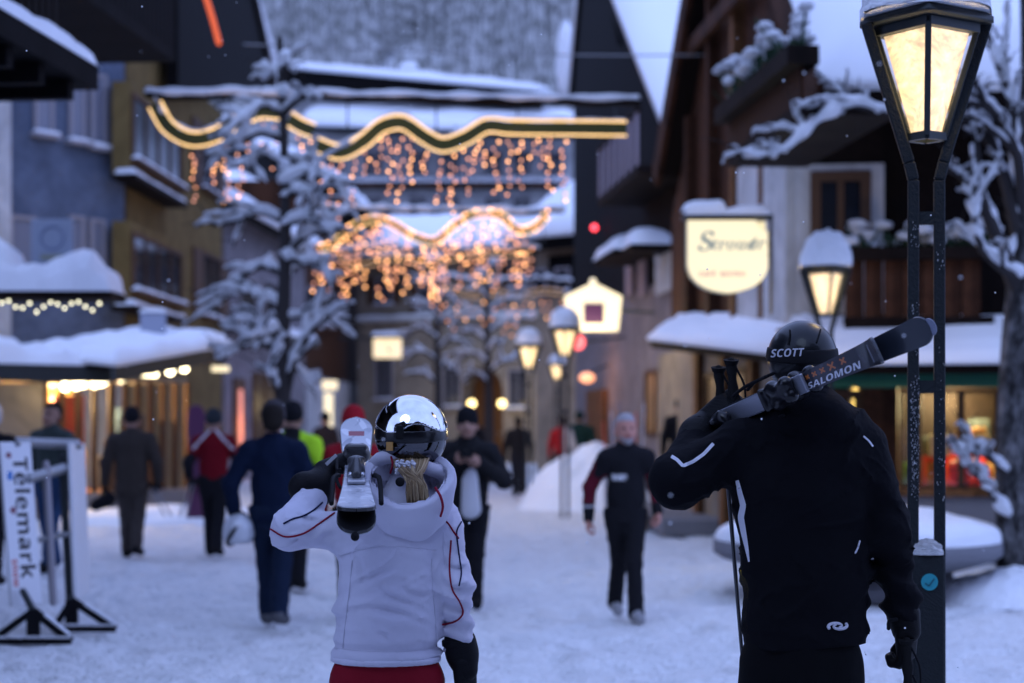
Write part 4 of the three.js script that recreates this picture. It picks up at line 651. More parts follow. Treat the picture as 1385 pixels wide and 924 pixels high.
{ // left street tree
  const d = 22, base = V((384 - CX) * d / F, 0, -d), r = rng(8), limbs = [];
  for (let k = 0; k < 22; k++) {
    const y = lerp(500, 110, (k + 1.6 * (r() - 0.5)) / 21), side = r() < 0.56 ? -1 : 1, prof = clamp((y - 70) / 190, 0.12, 1) * (y > 430 ? 0.7 : 1), reach = (side < 0 ? 172 : 108) * prof * (0.35 + 0.75 * r()), dz = (r() - 0.5) * 2.2;
    const x1 = 384 + side * reach, rise = (r() - 0.55) * 70, y1 = y + rise, bend = (r() - 0.5) * 40, j1 = (r() - 0.5) * 24;
    limbs.push({ r: 0.028 + 0.022 * r(), pts: [P(384, y, d), P(lerp(384, x1, 0.33), lerp(y, y1, 0.3) - 10 + bend * 0.6, d + dz * 0.3), P(lerp(384, x1, 0.66), lerp(y, y1, 0.6) - 8 - bend * 0.4 + j1, d + dz * 0.7), P(x1, y1 + 6, d + dz)] });
  }
  limbs.push({ r: 0.06, pts: [P(386, 540, d), P(402, 478, d - 0.1), P(430, 440, d - 0.2), P(455, 420, d - 0.2)] }, { r: 0.055, pts: [P(382, 545, d), P(366, 500, d - 0.2), P(376, 470, d - 0.2)] });
  snowTree('snow-laden bare street tree on the left in front of the yellow house', base, [base.clone(), P(385, 640, d), P(382, 480, d), P(386, 330, d), P(384, 190, d), P(378, 52, d)], limbs, { seed: 4, r: 0.13, rTop: 0.035, snow: 0.085, depth: 1, twigs: 2, trunkSnow: false });
}
{ // small distant trees in the middle
  for (const [px, d, label, top, seed] of [[592, 50, 'small snow-dusted tree left of the arched doorway', 330, 5], [660, 46, 'thin snow-dusted tree right of the arched doorway', 345, 6]]) {
    const base = V((px - CX) * d / F, 0, -d), r = rng(seed), limbs = [];
    for (let k = 0; k < 12; k++) { const y = lerp(520, top + 20, k / 11), s = k % 2 ? 1 : -1, x1 = px + s * (18 + 30 * r()) * (k < 9 ? 1 : 0.5); limbs.push({ r: 0.05, pts: [P(px, y, d), P((px + x1) / 2, y - 14, d + r() - 0.5), P(x1, y - 20 + 24 * r(), d + r() - 0.5)] }); }
    snowTree(label, base, [base.clone(), P(px + 1, 560, d), P(px - 1, 440, d), P(px, top, d)], limbs, { seed, r: 0.16, rTop: 0.04, snow: 0.08, depth: 1 });
  }
}
{ // gnarled tree at the right edge
  const d = 16.4, base = V((1374 - CX) * d / F, 0, -d), q = (x, y, z = 0) => P(x, y, d + z);
  const limbs = [
    { r: 0.09, pts: [q(1380, 400), q(1352, 330, -0.2), q(1326, 262, -0.3), q(1316, 210, -0.3)] }, { r: 0.08, pts: [q(1382, 330), q(1352, 220, -0.1), q(1322, 170, -0.2), q(1298, 160, -0.3)] },
    { r: 0.07, pts: [q(1384, 300), q(1376, 210, -0.3), q(1344, 150, -0.5), q(1312, 140, -0.6)] }, { r: 0.05, pts: [q(1384, 200), q(1362, 120, 0.2), q(1340, 60, 0.3), q(1330, -10, 0.3)] },
    { r: 0.034, pts: [q(1322, 170, -0.2), q(1270, 165, -0.2), q(1190, 152, -0.1), q(1126, 140, 0), q(1092, 152, 0)] }, { r: 0.016, pts: [q(1130, 150, 0), q(1090, 180, 0), q(1058, 208, 0), q(1008, 216, 0)] },
    { r: 0.05, pts: [q(1384, 380), q(1350, 360, -0.4), q(1324, 330, -0.5), q(1318, 250, -0.6)] }, { r: 0.03, pts: [q(1360, 640, -0.2), q(1335, 618, -0.3), q(1308, 612, -0.4), q(1285, 608, -0.4)] }, { r: 0.03, pts: [q(1362, 700, -0.2), q(1335, 660, -0.3), q(1300, 622, -0.4)] },
  ];
  const t = snowTree('gnarled snow-laden tree with thick trunk at the right edge', base, [base.clone(), q(1370, 640), q(1374, 480), q(1386, 330), q(1396, 120), q(1392, -60)], limbs, { seed: 12, r: 0.17, rTop: 0.09, snow: 0.07, depth: 2, twigs: 1, bark: M.barkFrost });
}
// ------------------------------------------------------------------ tub, snow heaps, ski rack
{
  const d = 16.6, c = V((1158 - CX) * d / F, 0, -d), R0 = 1.33, g = thing('stone_tub', 'large round stone tub on a narrow foot heaped with snow at right', 'planter', c);
  mesh('bowl', lathe([[0.0, 0.24], [R0 * 0.72, 0.24], [R0 * 0.94, 0.33], [R0, 0.38], [R0, 0.5], [R0 * 0.95, 0.52], [R0 * 0.9, 0.5], [0, 0.48]], 48), M.stone, g); mesh('foot', lathe([[R0 * 0.72, 0], [R0 * 0.68, 0.04], [R0 * 0.66, 0.236], [0, 0.238]], 40), M.stone, g);
  const s = new THREE.SphereGeometry(1, 48, 16, 0, 6.2832, 0, Math.PI / 2), p = s.attributes.position; for (let i = 0; i < p.count; i++) { const x = p.getX(i), y = p.getY(i), z = p.getZ(i); p.setXYZ(i, x * R0 * 0.99, Math.pow(y, 0.6) * 0.26 * (1 + 0.3 * noise(x * 2, z * 2, 3)), z * R0 * 0.99); } s.computeVertexNormals(); mesh('snow_heap', s.translate(0, 0.5, 0), M.snow, g);
}
{
  const heap = (label, px, d, w, dp, h, seed) => { const g = new THREE.PlaneGeometry(2, 2, 56, 40).rotateX(-Math.PI / 2), p = g.attributes.position; for (let i = 0; i < p.count; i++) { const x = p.getX(i), z = p.getZ(i), rr = Math.hypot(x, z), k = Math.max(0, 1 - rr * rr); p.setXYZ(i, x * w / 2, h * Math.pow(k, 0.6) * (1 + 0.22 * noise(x * 1.3 + seed, z * 1.3, seed)) + k * 0.07 * h * noise(x * 5, z * 5, seed) - 0.03, z * dp / 2); } g.computeVertexNormals(); const m = mesh('snow_pile', g, M.snow); m.position.set((px - CX) * d / F, 0, -d); tag(m, label, 'snow pile'); };
  heap('shovelled heap of snow in mid street left of the white-haired walker', 822, 33, 3.3, 2.6, 1.05, 3); heap('low bank of snow along the foot of the right tree', 1372, 16.2, 1.6, 1.6, 0.26, 5); heap('ridge of snow running along the left shop front', 250, 28, 5, 1.2, 0.28, 7);
}
{ // ski rack with lettered boards
  const g = thing('ski_rack', 'white ski rack with a board lettered Telemark on black A-shaped feet', 'ski rack', P(45, 568, 13).setY(0)), o = g.position.clone(), q = (x, y, d) => P(x, y, d).sub(o);
  const tx = litText(256, 1200, (c, w, h) => { c.fillStyle = '#dcdde2'; c.fillRect(0, 0, w, h); c.save(); c.translate(w * 0.36, 100); c.rotate(Math.PI / 2); c.fillStyle = '#15151a'; c.font = 'bold 205px sans-serif'; c.scale(0.98, 0.86); c.fillText('Telemark', 0, 0); c.restore(); c.save(); c.translate(22, 860); c.rotate(Math.PI / 2); c.fillStyle = '#b8372c'; c.font = 'bold 84px sans-serif'; c.fillText('snow', 0, 0); c.restore(); c.fillStyle = '#4277b8'; c.fillRect(36, 210, 46, 64); c.fillStyle = '#7a4350'; c.save(); c.translate(66, 500); c.rotate(0.78); c.fillRect(-24, -24, 48, 48); c.restore(); c.beginPath(); c.arc(60, 90, 24, 0, 7); c.fill(); });
  const board = (tl, tr, bl, name, map, parent) => { const x = tr.clone().sub(tl), y = tl.clone().sub(bl), w = x.length(), h = y.length(); x.normalize(); y.normalize(); const z = x.clone().cross(y).normalize(); const bg = box(w, h, 0.03, 0, 0, 0, 0.008), m = new THREE.Matrix4().makeBasis(x, y, z).setPosition(tl.clone().add(tr.clone().sub(tl).multiplyScalar(0.5)).add(bl.clone().sub(tl).multiplyScalar(0.5))); const b = mesh(name, bg.applyMatrix4(m), mat([0.7, 0.71, 0.74], 0.5), g);
    if (map) { const f = mesh('lettering', new THREE.PlaneGeometry(w * 0.97, h * 0.985).translate(0, 0, 0.0175).applyMatrix4(m), mat([1, 1, 1], 0.5, { map }), b); } return b; };
  board(q(-2, 598, 12.9), q(40, 598, 13.1), q(14, 820, 12.9), 'letter_board', tx); board(q(93, 600, 13.55), q(112, 600, 14.3), q(101, 812, 13.55), 'side_board');
  const rail = (a, b, snow) => { const r = mesh('rail', tube([a, b], 0.022, 8), M.metalGrey, g); if (snow) { const n = 16, l = []; for (let i = 0; i < n; i++) { const p = a.clone().lerp(b, (i + 0.5) / n); l.push(new THREE.SphereGeometry(0.026, 8, 6).scale(0.7, 1.2, 1.5).rotateZ(0.5).translate(p.x, p.y + 0.03, p.z)); } mesh('rail_snow', l, M.snow, r); } };
  rail(q(22, 601, 13), q(108, 604, 13.9), true); rail(q(40, 650, 13.05), q(90, 636, 13.6), true); rail(q(30, 735, 13), q(93, 722, 13.55), false);
  for (const [x, x2, d0, y] of [[62, 68, 13.3, 628], [84, 90, 13.6, 618]]) mesh('upright', tube([q(x, y, d0), q(x2 + 4, 815, d0)], 0.03, 8), x > 70 ? M.metalDark : M.frameWhite, g);
  for (const [ax, ay, b0, b1, by, d] of [[45, 826, -12, 96, 872, 12.75], [97, 812, 72, 156, 856, 13.5]]) { const A = q(ax, ay, d + 0.02), B = q(b0, by, d), C = q(b1, by, d), y = 0.03 - 0; B.y = C.y = 0.03; const st = mesh('foot', [bar(A, B, 0.05, 0.05), bar(A, C, 0.05, 0.05), bar(B, C, 0.06, 0.045), bar(A, A.clone().setY(0.06), 0.09, 0.05)], M.black, g); mesh('foot_snow', [bar(C.clone().lerp(A, 0.05).add(V(0, 0.035, 0)), A.clone().lerp(C, 0.3).add(V(0, 0.035, 0)), 0.04, 0.02), bar(B.clone().lerp(C, 0.1).add(V(0, 0.028, 0)), C.clone().add(V(0, 0.028, 0)), 0.05, 0.02)], M.snow, st); mesh('post', tube([A, q(ax + (ax < 60 ? -14 : -2), 800, d + 0.15)], 0.026, 8), M.metalDark, g); }
}
{ // purple board leaning by the shop, barrel with skis
  const p = P(264, 575, 27.5), g = thing('leaning_snowboard', 'purple snowboard standing upright beside the left shop window', 'snowboard', [p.x, 0, p.z]); const s = new THREE.Shape(); s.moveTo(-0.13, 0.15); s.quadraticCurveTo(-0.15, 0, 0, 0); s.quadraticCurveTo(0.15, 0, 0.13, 0.15); s.quadraticCurveTo(0.1, 0.8, 0.14, 1.65); s.quadraticCurveTo(0.13, 1.85, 0, 1.85); s.quadraticCurveTo(-0.13, 1.85, -0.14, 1.65); s.quadraticCurveTo(-0.1, 0.8, -0.13, 0.15);
  const b = mesh('deck', new THREE.ExtrudeGeometry(s, { depth: 0.02, bevelEnabled: true, bevelSize: 0.004, bevelThickness: 0.004, bevelSegments: 1 }), mat([0.06, 0.008, 0.05], 0.5), g); for (const y of [0.65, 1.15]) mesh('binding', box(0.2, 0.1, 0.14, 0, y, 0.09, 0.03), M.black, g); g.rotation.x = -0.06;
  const d = 26, c = P(846, 600, d), t = thing('ski_stand', 'grey ski stand with red and pale skis behind the white-haired walker', 'ski stand', [c.x, 0, c.z]);
  mesh('tub', lathe([[0, 0], [0.26, 0], [0.3, 0.1], [0.33, 0.9], [0.3, 0.9], [0.27, 0.2], [0, 0.18]], 28), mat([0.25, 0.27, 0.3], 0.7), t); mesh('tub_snow', snowDome(0.3, 0.18, 3).translate(0, 0.86, 0), M.snow, t);
  const cs = [[0.6, 0.06, 0.03], [0.5, 0.5, 0.55], [0.1, 0.12, 0.2], [0.55, 0.2, 0.05]].map((k) => mat(k, 0.35)); for (let k = 0; k < 6; k++) { const a = V(-0.2 + 0.08 * k, 0.2, 0.05), e = V(-0.32 + 0.12 * k, 1.45 + 0.14 * (k % 3), -0.08); mesh('ski', [bar(a, e, 0.02, 0.085, 0.008), bar(e, e.clone().add(V(0, 0.14, -0.06)), 0.018, 0.07, 0.008)], cs[k % 4], t); }
}
// ------------------------------------------------------------------ figures: distance fields meshed with surface nets
const sub = (a, b) => [a[0] - b[0], a[1] - b[1], a[2] - b[2]];
function field(prims, k = 0.03) {           // [ax,ay,az,ra, bx,by,bz,rb, zs, ks] tapered capsules; zs flattens front to back
  const A = prims.map(([a, ra, b, rb, zs = 1, ks]) => ({ ax: a.x, ay: a.y, az: a.z, dx: b.x - a.x, dy: b.y - a.y, dz: (b.z - a.z) / zs, ra, rb, zs, k: ks || k, ll: 1 / Math.max(1e-9, (b.x - a.x) ** 2 + (b.y - a.y) ** 2 + ((b.z - a.z) / zs) ** 2) }));
  return (x, y, z) => {
    let d = 1e3;
    for (const c of A) {
      const px = x - c.ax, py = y - c.ay, pz = (z - c.az) / c.zs; let t = (px * c.dx + py * c.dy + pz * c.dz) * c.ll; t = t < 0 ? 0 : t > 1 ? 1 : t;
      const qx = px - t * c.dx, qy = py - t * c.dy, qz = pz - t * c.dz, e = (Math.sqrt(qx * qx + qy * qy + qz * qz) - (c.ra + (c.rb - c.ra) * t)) * (c.zs < 1 ? c.zs * 0.5 + 0.5 : 1);
      const h = c.k - Math.abs(d - e); d = (d < e ? d : e) - (h > 0 ? h * h / (4 * c.k) : 0);
    }
    return d;
  };
}
function nets(f, lo, hi, cell) {
  const n = [0, 1, 2].map((i) => Math.ceil((hi[i] - lo[i]) / cell) + 1), [nx, ny, nz] = n, g = new Float32Array(nx * ny * nz), B = 4, lim = B * cell * 1.25;
  for (let k = 0; k < nz; k += B) for (let j = 0; j < ny; j += B) for (let i = 0; i < nx; i += B) {
    const v = f(lo[0] + (i + B / 2) * cell, lo[1] + (j + B / 2) * cell, lo[2] + (k + B / 2) * cell), far = Math.abs(v) > lim;
    for (let c = k; c < Math.min(k + B, nz); c++) for (let b = j; b < Math.min(j + B, ny); b++) for (let a = i; a < Math.min(i + B, nx); a++) g[(c * ny + b) * nx + a] = far ? v : f(lo[0] + a * cell, lo[1] + b * cell, lo[2] + c * cell);
  }
  const id = new Int32Array(nx * ny * nz).fill(-1), pos = [], idx = [], off = [0, 1, nx, nx + 1, nx * ny, nx * ny + 1, nx * ny + nx, nx * ny + nx + 1], E = [[0, 1], [2, 3], [4, 5], [6, 7], [0, 2], [1, 3], [4, 6], [5, 7], [0, 4], [1, 5], [2, 6], [3, 7]];
  for (let k = 0; k < nz - 1; k++) for (let j = 0; j < ny - 1; j++) for (let i = 0; i < nx - 1; i++) {
    const o = (k * ny + j) * nx + i; let m = 0; for (let q = 0; q < 8; q++) if (g[o + off[q]] < 0) m |= 1 << q; if (m === 0 || m === 255) continue;
    let x = 0, y = 0, z = 0, c = 0;
    for (const [a, b] of E) { const va = g[o + off[a]], vb = g[o + off[b]]; if ((va < 0) === (vb < 0)) continue; const t = va / (va - vb); x += (a & 1) + t * ((b & 1) - (a & 1)); y += (a >> 1 & 1) + t * ((b >> 1 & 1) - (a >> 1 & 1)); z += (a >> 2) + t * ((b >> 2) - (a >> 2)); c++; }
    id[o] = pos.length / 3; pos.push(lo[0] + (i + x / c) * cell, lo[1] + (j + y / c) * cell, lo[2] + (k + z / c) * cell);
  }
  const quad = (a, b, c, d, flip) => { if (a < 0 || b < 0 || c < 0 || d < 0) return; flip ? idx.push(a, c, b, a, d, c) : idx.push(a, b, c, a, c, d); };
  for (let k = 1; k < nz - 1; k++) for (let j = 1; j < ny - 1; j++) for (let i = 1; i < nx - 1; i++) {
    const o = (k * ny + j) * nx + i, s = g[o] < 0;
    if (s !== (g[o + 1] < 0)) quad(id[o - nx - nx * ny], id[o - nx * ny], id[o], id[o - nx], !s);
    if (s !== (g[o + nx] < 0)) quad(id[o - 1 - nx * ny], id[o - nx * ny], id[o], id[o - 1], s);
    if (s !== (g[o + nx * ny] < 0)) quad(id[o - 1 - nx], id[o - nx], id[o], id[o - 1], !s);
  }
  const geo = new THREE.BufferGeometry(); geo.setAttribute('position', new THREE.Float32BufferAttribute(pos, 3));
  const uv = new Float32Array(pos.length / 3 * 2); for (let i = 0; i < uv.length / 2; i++) { uv[i * 2] = Math.atan2(pos[i * 3], pos[i * 3 + 2]) * 0.25; uv[i * 2 + 1] = pos[i * 3 + 1]; } geo.setAttribute('uv', new THREE.BufferAttribute(uv, 2));
  geo.setIndex(idx); geo.computeVertexNormals(); return geo;
}
function bounds(prims, pad = 0.06) { const lo = [1e9, 1e9, 1e9], hi = [-1e9, -1e9, -1e9]; for (const [a, ra, b, rb] of prims) for (const [p, r] of [[a, ra], [b, rb]]) ['x', 'y', 'z'].forEach((c, i) => { lo[i] = Math.min(lo[i], p[c] - r - pad); hi[i] = Math.max(hi[i], p[c] + r + pad); }); return [lo, hi]; }
const solid = (prims, cell, k, cut) => { const f = field(prims, k), g = cut ? (x, y, z) => cut(f(x, y, z), x, y, z) : f; const [lo, hi] = bounds(prims); const geo = nets(g, lo, hi, cell); geo.userData.f = g; return geo; };
// five-fingered hand: wrist, direction of the fingers, back-of-hand normal, side the thumb leaves on, curl 0..1
function hand(wrist, dir, back, thumbSide, curl, s = 1, cell = 0.006, fat = 1) {
  const D = dir.clone().normalize(), N = back.clone().addScaledVector(D, -back.dot(D)).normalize(), S = D.clone().cross(N).normalize().multiplyScalar(thumbSide), at = (d, n, w) => wrist.clone().addScaledVector(D, d * s).addScaledVector(N, n * s).addScaledVector(S, w * s);
  const pr = []; for (const w of [-0.028, -0.009, 0.01, 0.028]) pr.push([at(0.0, 0, w * 0.55), 0.022 * s * fat, at(0.085, 0, w), 0.0135 * s * fat, 1, 0.018]);
  [[-0.031, 0.062], [-0.011, 0.078], [0.01, 0.083], [0.031, 0.074]].forEach(([w, len]) => {
    let p = at(0.085, 0, w), ang = curl * 0.55; const seg = [0.42, 0.33, 0.25];
    for (const k of seg) { const q = p.clone().addScaledVector(D, Math.cos(ang) * len * k * s).addScaledVector(N, -Math.sin(ang) * len * k * s); pr.push([p.clone(), 0.0105 * s * fat, q.clone(), 0.0095 * s * fat, 1, 0.005]); p = q; ang += curl * 1.15; }
  });
  const t0 = at(0.025, -0.006, 0.024), t1 = at(0.055, -0.02 - 0.012 * curl, 0.05), t2 = at(0.085, -0.035 - 0.02 * curl, 0.052 - 0.016 * curl); pr.push([t0, 0.016 * s * fat, t1, 0.012 * s * fat, 1, 0.012], [t1, 0.012 * s * fat, t2, 0.0105 * s * fat, 1, 0.006]);
  return solid(pr, cell, 0.008);
}
function vcol(geo, fn) { const p = geo.attributes.position, c = new Float32Array(p.count * 3); for (let i = 0; i < p.count; i++) c.set(fn(p.getX(i), p.getY(i), p.getZ(i)), i * 3); geo.setAttribute('color', new THREE.BufferAttribute(c, 3)); return geo; }
const cloth = (c, r = 0.85) => mat(c, r, { bumpMap: rep(weave, 6), bumpScale: 0.002 });
// a walking or standing figure that faces -z; o.turn turns it
function person(label, px, feetY, o) {
  const d = o.d || EYE * F / (feetY - HY), base = V((px - CX) * d / F, o.y || 0, -d), g = thing('person', label, 'person', base, o.turn || 0), H = (o.h || 1.75) / 1.75, w = o.girth || 1, cell = o.cell || 0.016;
  const v = (x, y, z) => V(x * H, y * H, z * H), st = o.stride ?? 0.2, lean = o.lean || 0;
  const foot = (s, f, lift) => ({ hip: v(s * 0.095, 0.92, 0), knee: v(s * (o.legOut || 0.075), 0.5 + lift * 0.4, -f * 0.55 - 0.03 - lift * 0.5), ank: v(s * (o.legOut || 0.07), 0.1 + lift, -f), toe: v(s * (o.legOut ? o.legOut * 1.1 : 0.09), 0.05 + lift * 0.3, -f - 0.17) });
  const legs = [foot(-1, st, 0), foot(1, -st, o.lift ?? 0.05)], sh = [v(-0.175 * w, 1.385, -lean), v(0.175 * w, 1.385, -lean)];
  const arm = (s, i, a) => { const e = a?.el ? v(...a.el) : v(s * 0.25 * w, 1.13, 0.06 * (i ? 1 : -1) * st * 5 * 0.2 + 0.02), wr = a?.wr ? v(...a.wr) : v(s * 0.26 * w, 0.88, -0.1 * (i ? -1 : 1) * st * 2 - 0.04); return { sh: sh[i], el: e, wr }; };
  const arms = [arm(-1, 0, o.left), arm(1, 1, o.right)], pel = v(0, 0.93, 0), chest = v(0, 1.27, -lean * 0.6), neck = v(0, 1.47, -lean), head = v(0, 1.625, -lean - 0.01);
  // body: head, neck, and the limbs that run on inside the clothes
  const hp = [[head.clone().add(v(0, 0.03, 0.015)), 0.088 * H, head.clone().add(v(0, -0.04, -0.02)), 0.07 * H, 1, 0.05], [head.clone().add(v(0, -0.07, -0.045)), 0.045 * H, head.clone().add(v(0, -0.095, -0.055)), 0.032 * H, 1, 0.04], [neck, 0.055 * H, head.clone().add(v(0, -0.05, 0.01)), 0.052 * H, 1, 0.03], [neck, 0.06 * H, chest, 0.1 * H, 0.7, 0.05], [chest, 0.1 * H, pel, 0.1 * H, 0.7, 0.05], [head.clone().add(v(0, 0.005, -0.09)), 0.013 * H, head.clone().add(v(0, -0.03, -0.108)), 0.017 * H, 1, 0.015]];
  for (const s of [-1, 1]) hp.push([head.clone().add(v(s * 0.085, -0.01, 0.02)), 0.018 * H, head.clone().add(v(s * 0.085, -0.045, 0.01)), 0.012 * H, 1, 0.01]);
  for (const a of arms) hp.push([a.sh, 0.045 * H, a.el, 0.036 * H, 1, 0.02], [a.el, 0.036 * H, a.wr, 0.028 * H, 1, 0.02]);
  for (const l of legs) hp.push([l.hip, 0.07 * H, l.knee, 0.05 * H, 1, 0.03], [l.knee, 0.05 * H, l.ank, 0.035 * H, 1, 0.02]);
  const skinGeo = [solid(hp, o.face ? 0.01 : cell, 0.02)];
  const hands = arms.map((a, i) => { const dir = a.wr.clone().sub(a.el).normalize(), s = i ? 1 : -1; return hand(a.wr.clone().addScaledVector(dir, 0.005), dir.clone().add(v(0, -0.15, 0)), v(s, 0, 0.25), i ? 1 : -1, o.curl ?? 0.75, H, 0.009, o.gloves ? 1.25 : 1.05); });
  if (!o.gloves) skinGeo.push(...hands);
  const sc = o.skin || [0.36, 0.21, 0.16], body = mergeGeometries(skinGeo.map((q) => q.toNonIndexed ? q : q));
  vcol(body, (x, y, z) => { const a = [x - head.x, y - head.y, z - head.z].map((k) => k / H); for (const s of [-1, 1]) if (Math.hypot(a[0] - s * 0.033, a[1] - 0.012, (a[2] + 0.085) * 0.6) < 0.016) return [0.03, 0.02, 0.02]; if (Math.abs(a[0]) < 0.028 && Math.abs(a[1] + 0.062) < 0.009 && a[2] < -0.06) return [sc[0] * 0.75, sc[1] * 0.5, sc[2] * 0.5]; return sc; });
  mesh('body', body, o.skinMat || M.skinV, g);
  if (o.gloves) hands.forEach((h) => mesh('glove', h, o.gloves, g));
  // jacket
  const hem = o.hem ?? 0.82, fl = o.flare ?? 0.155, jp = [[v(0, hem + 0.02, 0), fl * w * H, v(0, 1.08, -lean * 0.3), 0.15 * w * H, 0.72, 0.05], [v(0, 1.08, -lean * 0.3), 0.15 * w * H, v(0, 1.33, -lean * 0.8), 0.16 * w * H, 0.7, 0.05], [sh[0].clone().add(v(0.04, -0.02, 0)), 0.075 * H, sh[1].clone().add(v(-0.04, -0.02, 0)), 0.075 * H, 1, 0.06], [neck.clone().add(v(-0.03, -0.03, 0)), 0.06 * H, sh[0].clone().add(v(0.01, 0.0, 0)), 0.066 * H, 1, 0.05], [neck.clone().add(v(0.03, -0.03, 0)), 0.06 * H, sh[1].clone().add(v(-0.01, 0, 0)), 0.066 * H, 1, 0.05], [neck.clone().add(v(0, -0.04, 0)), 0.085 * H, neck.clone().add(v(0, o.collar ?? 0.03, 0)), 0.07 * H, 1, 0.04]];
  for (const a of arms) jp.push([a.sh, 0.075 * w * H, a.el, 0.06 * w * H, 1, 0.04], [a.el, 0.06 * w * H, a.wr, 0.046 * w * H, 1, 0.03]);
  const sd = px * 0.37, jf = (dd, x, y, z) => Math.max(dd + 0.007 * noise(x * 9 + sd, y * 7, z * 9) + 0.004 * noise(x * 22, y * 18 + sd, z * 22), hem * H - y, y - (1.5 + (o.collar ?? 0.03)) * H - 0.02);
  const jg = solid(jp, cell, 0.04, jf); if (o.jacketColor) vcol(jg, (x, y, z) => o.jacketColor(x / H, y / H, z / H)); mesh('jacket', jg, o.jacket, g);
  // trousers, boots
  const tp = [[v(0, 0.93, 0), 0.15 * w * H, v(0, 0.84, 0), 0.13 * w * H, 0.75, 0.05]]; for (const l of legs) tp.push([l.hip, 0.098 * w * H, l.knee, 0.07 * w * H, 1, 0.03], [l.knee, 0.07 * w * H, l.ank.clone().add(v(0, -0.03, 0)), (o.cuff || 0.07) * H, 1, 0.03]);
  mesh('trousers', solid(tp, cell, 0.03, (dd, x, y, z) => Math.max(dd + 0.006 * noise(x * 10 + sd, y * 10, z * 10), y - (hem + 0.14) * H)), o.trousers, g);
  for (const l of legs) mesh('boot', solid([[l.ank, 0.055 * H, l.ank.clone().add(v(0, -0.04, 0.02)), 0.055 * H], [l.ank.clone().add(v(0, -0.045, 0.02)), 0.05 * H, l.toe, 0.046 * H]], 0.014, 0.03, (dd, x, y, z) => Math.max(dd, 0.004 + (l.ank.y > 0.12 * H ? -1 : 0) - y)), o.boots || M.rubber, g);
  // hair or hat
  const hx = (list, name, m, c = 0.012) => mesh(name, solid(list.map(([a, ra, b, rb, zs, k]) => [head.clone().add(v(...a)), ra * H, head.clone().add(v(...b)), rb * H, zs, k]), c, 0.03), m, g);
  if (o.hair) hx([[[0, 0.045, 0.045], 0.086, [0, -0.01, 0.055], 0.082], [[0, 0.07, 0.012], 0.072, [0, 0.055, 0.04], 0.082]], 'hair', o.hair);
  if (o.beard) hx([[[-0.04, -0.066, -0.05], 0.026, [0, -0.098, -0.066], 0.03], [[0.04, -0.066, -0.05], 0.026, [0, -0.098, -0.066], 0.03]], 'beard', o.beard);
  if (o.hat) { hx([[[0, 0.075, 0.012], 0.095, [0, 0.05, 0.02], 0.102]], 'hat', o.hat); if (o.bobble) hx([[[0, 0.17, 0.01], 0.035, [0, 0.18, 0.01], 0.03]], 'bobble', o.hat); }
  if (o.helmet) { hx([[[0, 0.055, 0.01], 0.118, [0, 0.02, 0.02], 0.12]], 'helmet', o.helmet); }
  if (o.brim) mesh('cap_brim', new THREE.CylinderGeometry(0.12 * H, 0.13 * H, 0.015, 24).translate(head.x, head.y + 0.06 * H, head.z - 0.03), o.hat, g);
  return { g, head, arms, H, v };
}
M.skinV = mat([1, 1, 1], 0.6, { vertexColors: true });
M.clothV = mat([1, 1, 1], 0.85, { vertexColors: true, bumpMap: rep(weave, 6), bumpScale: 0.002 });
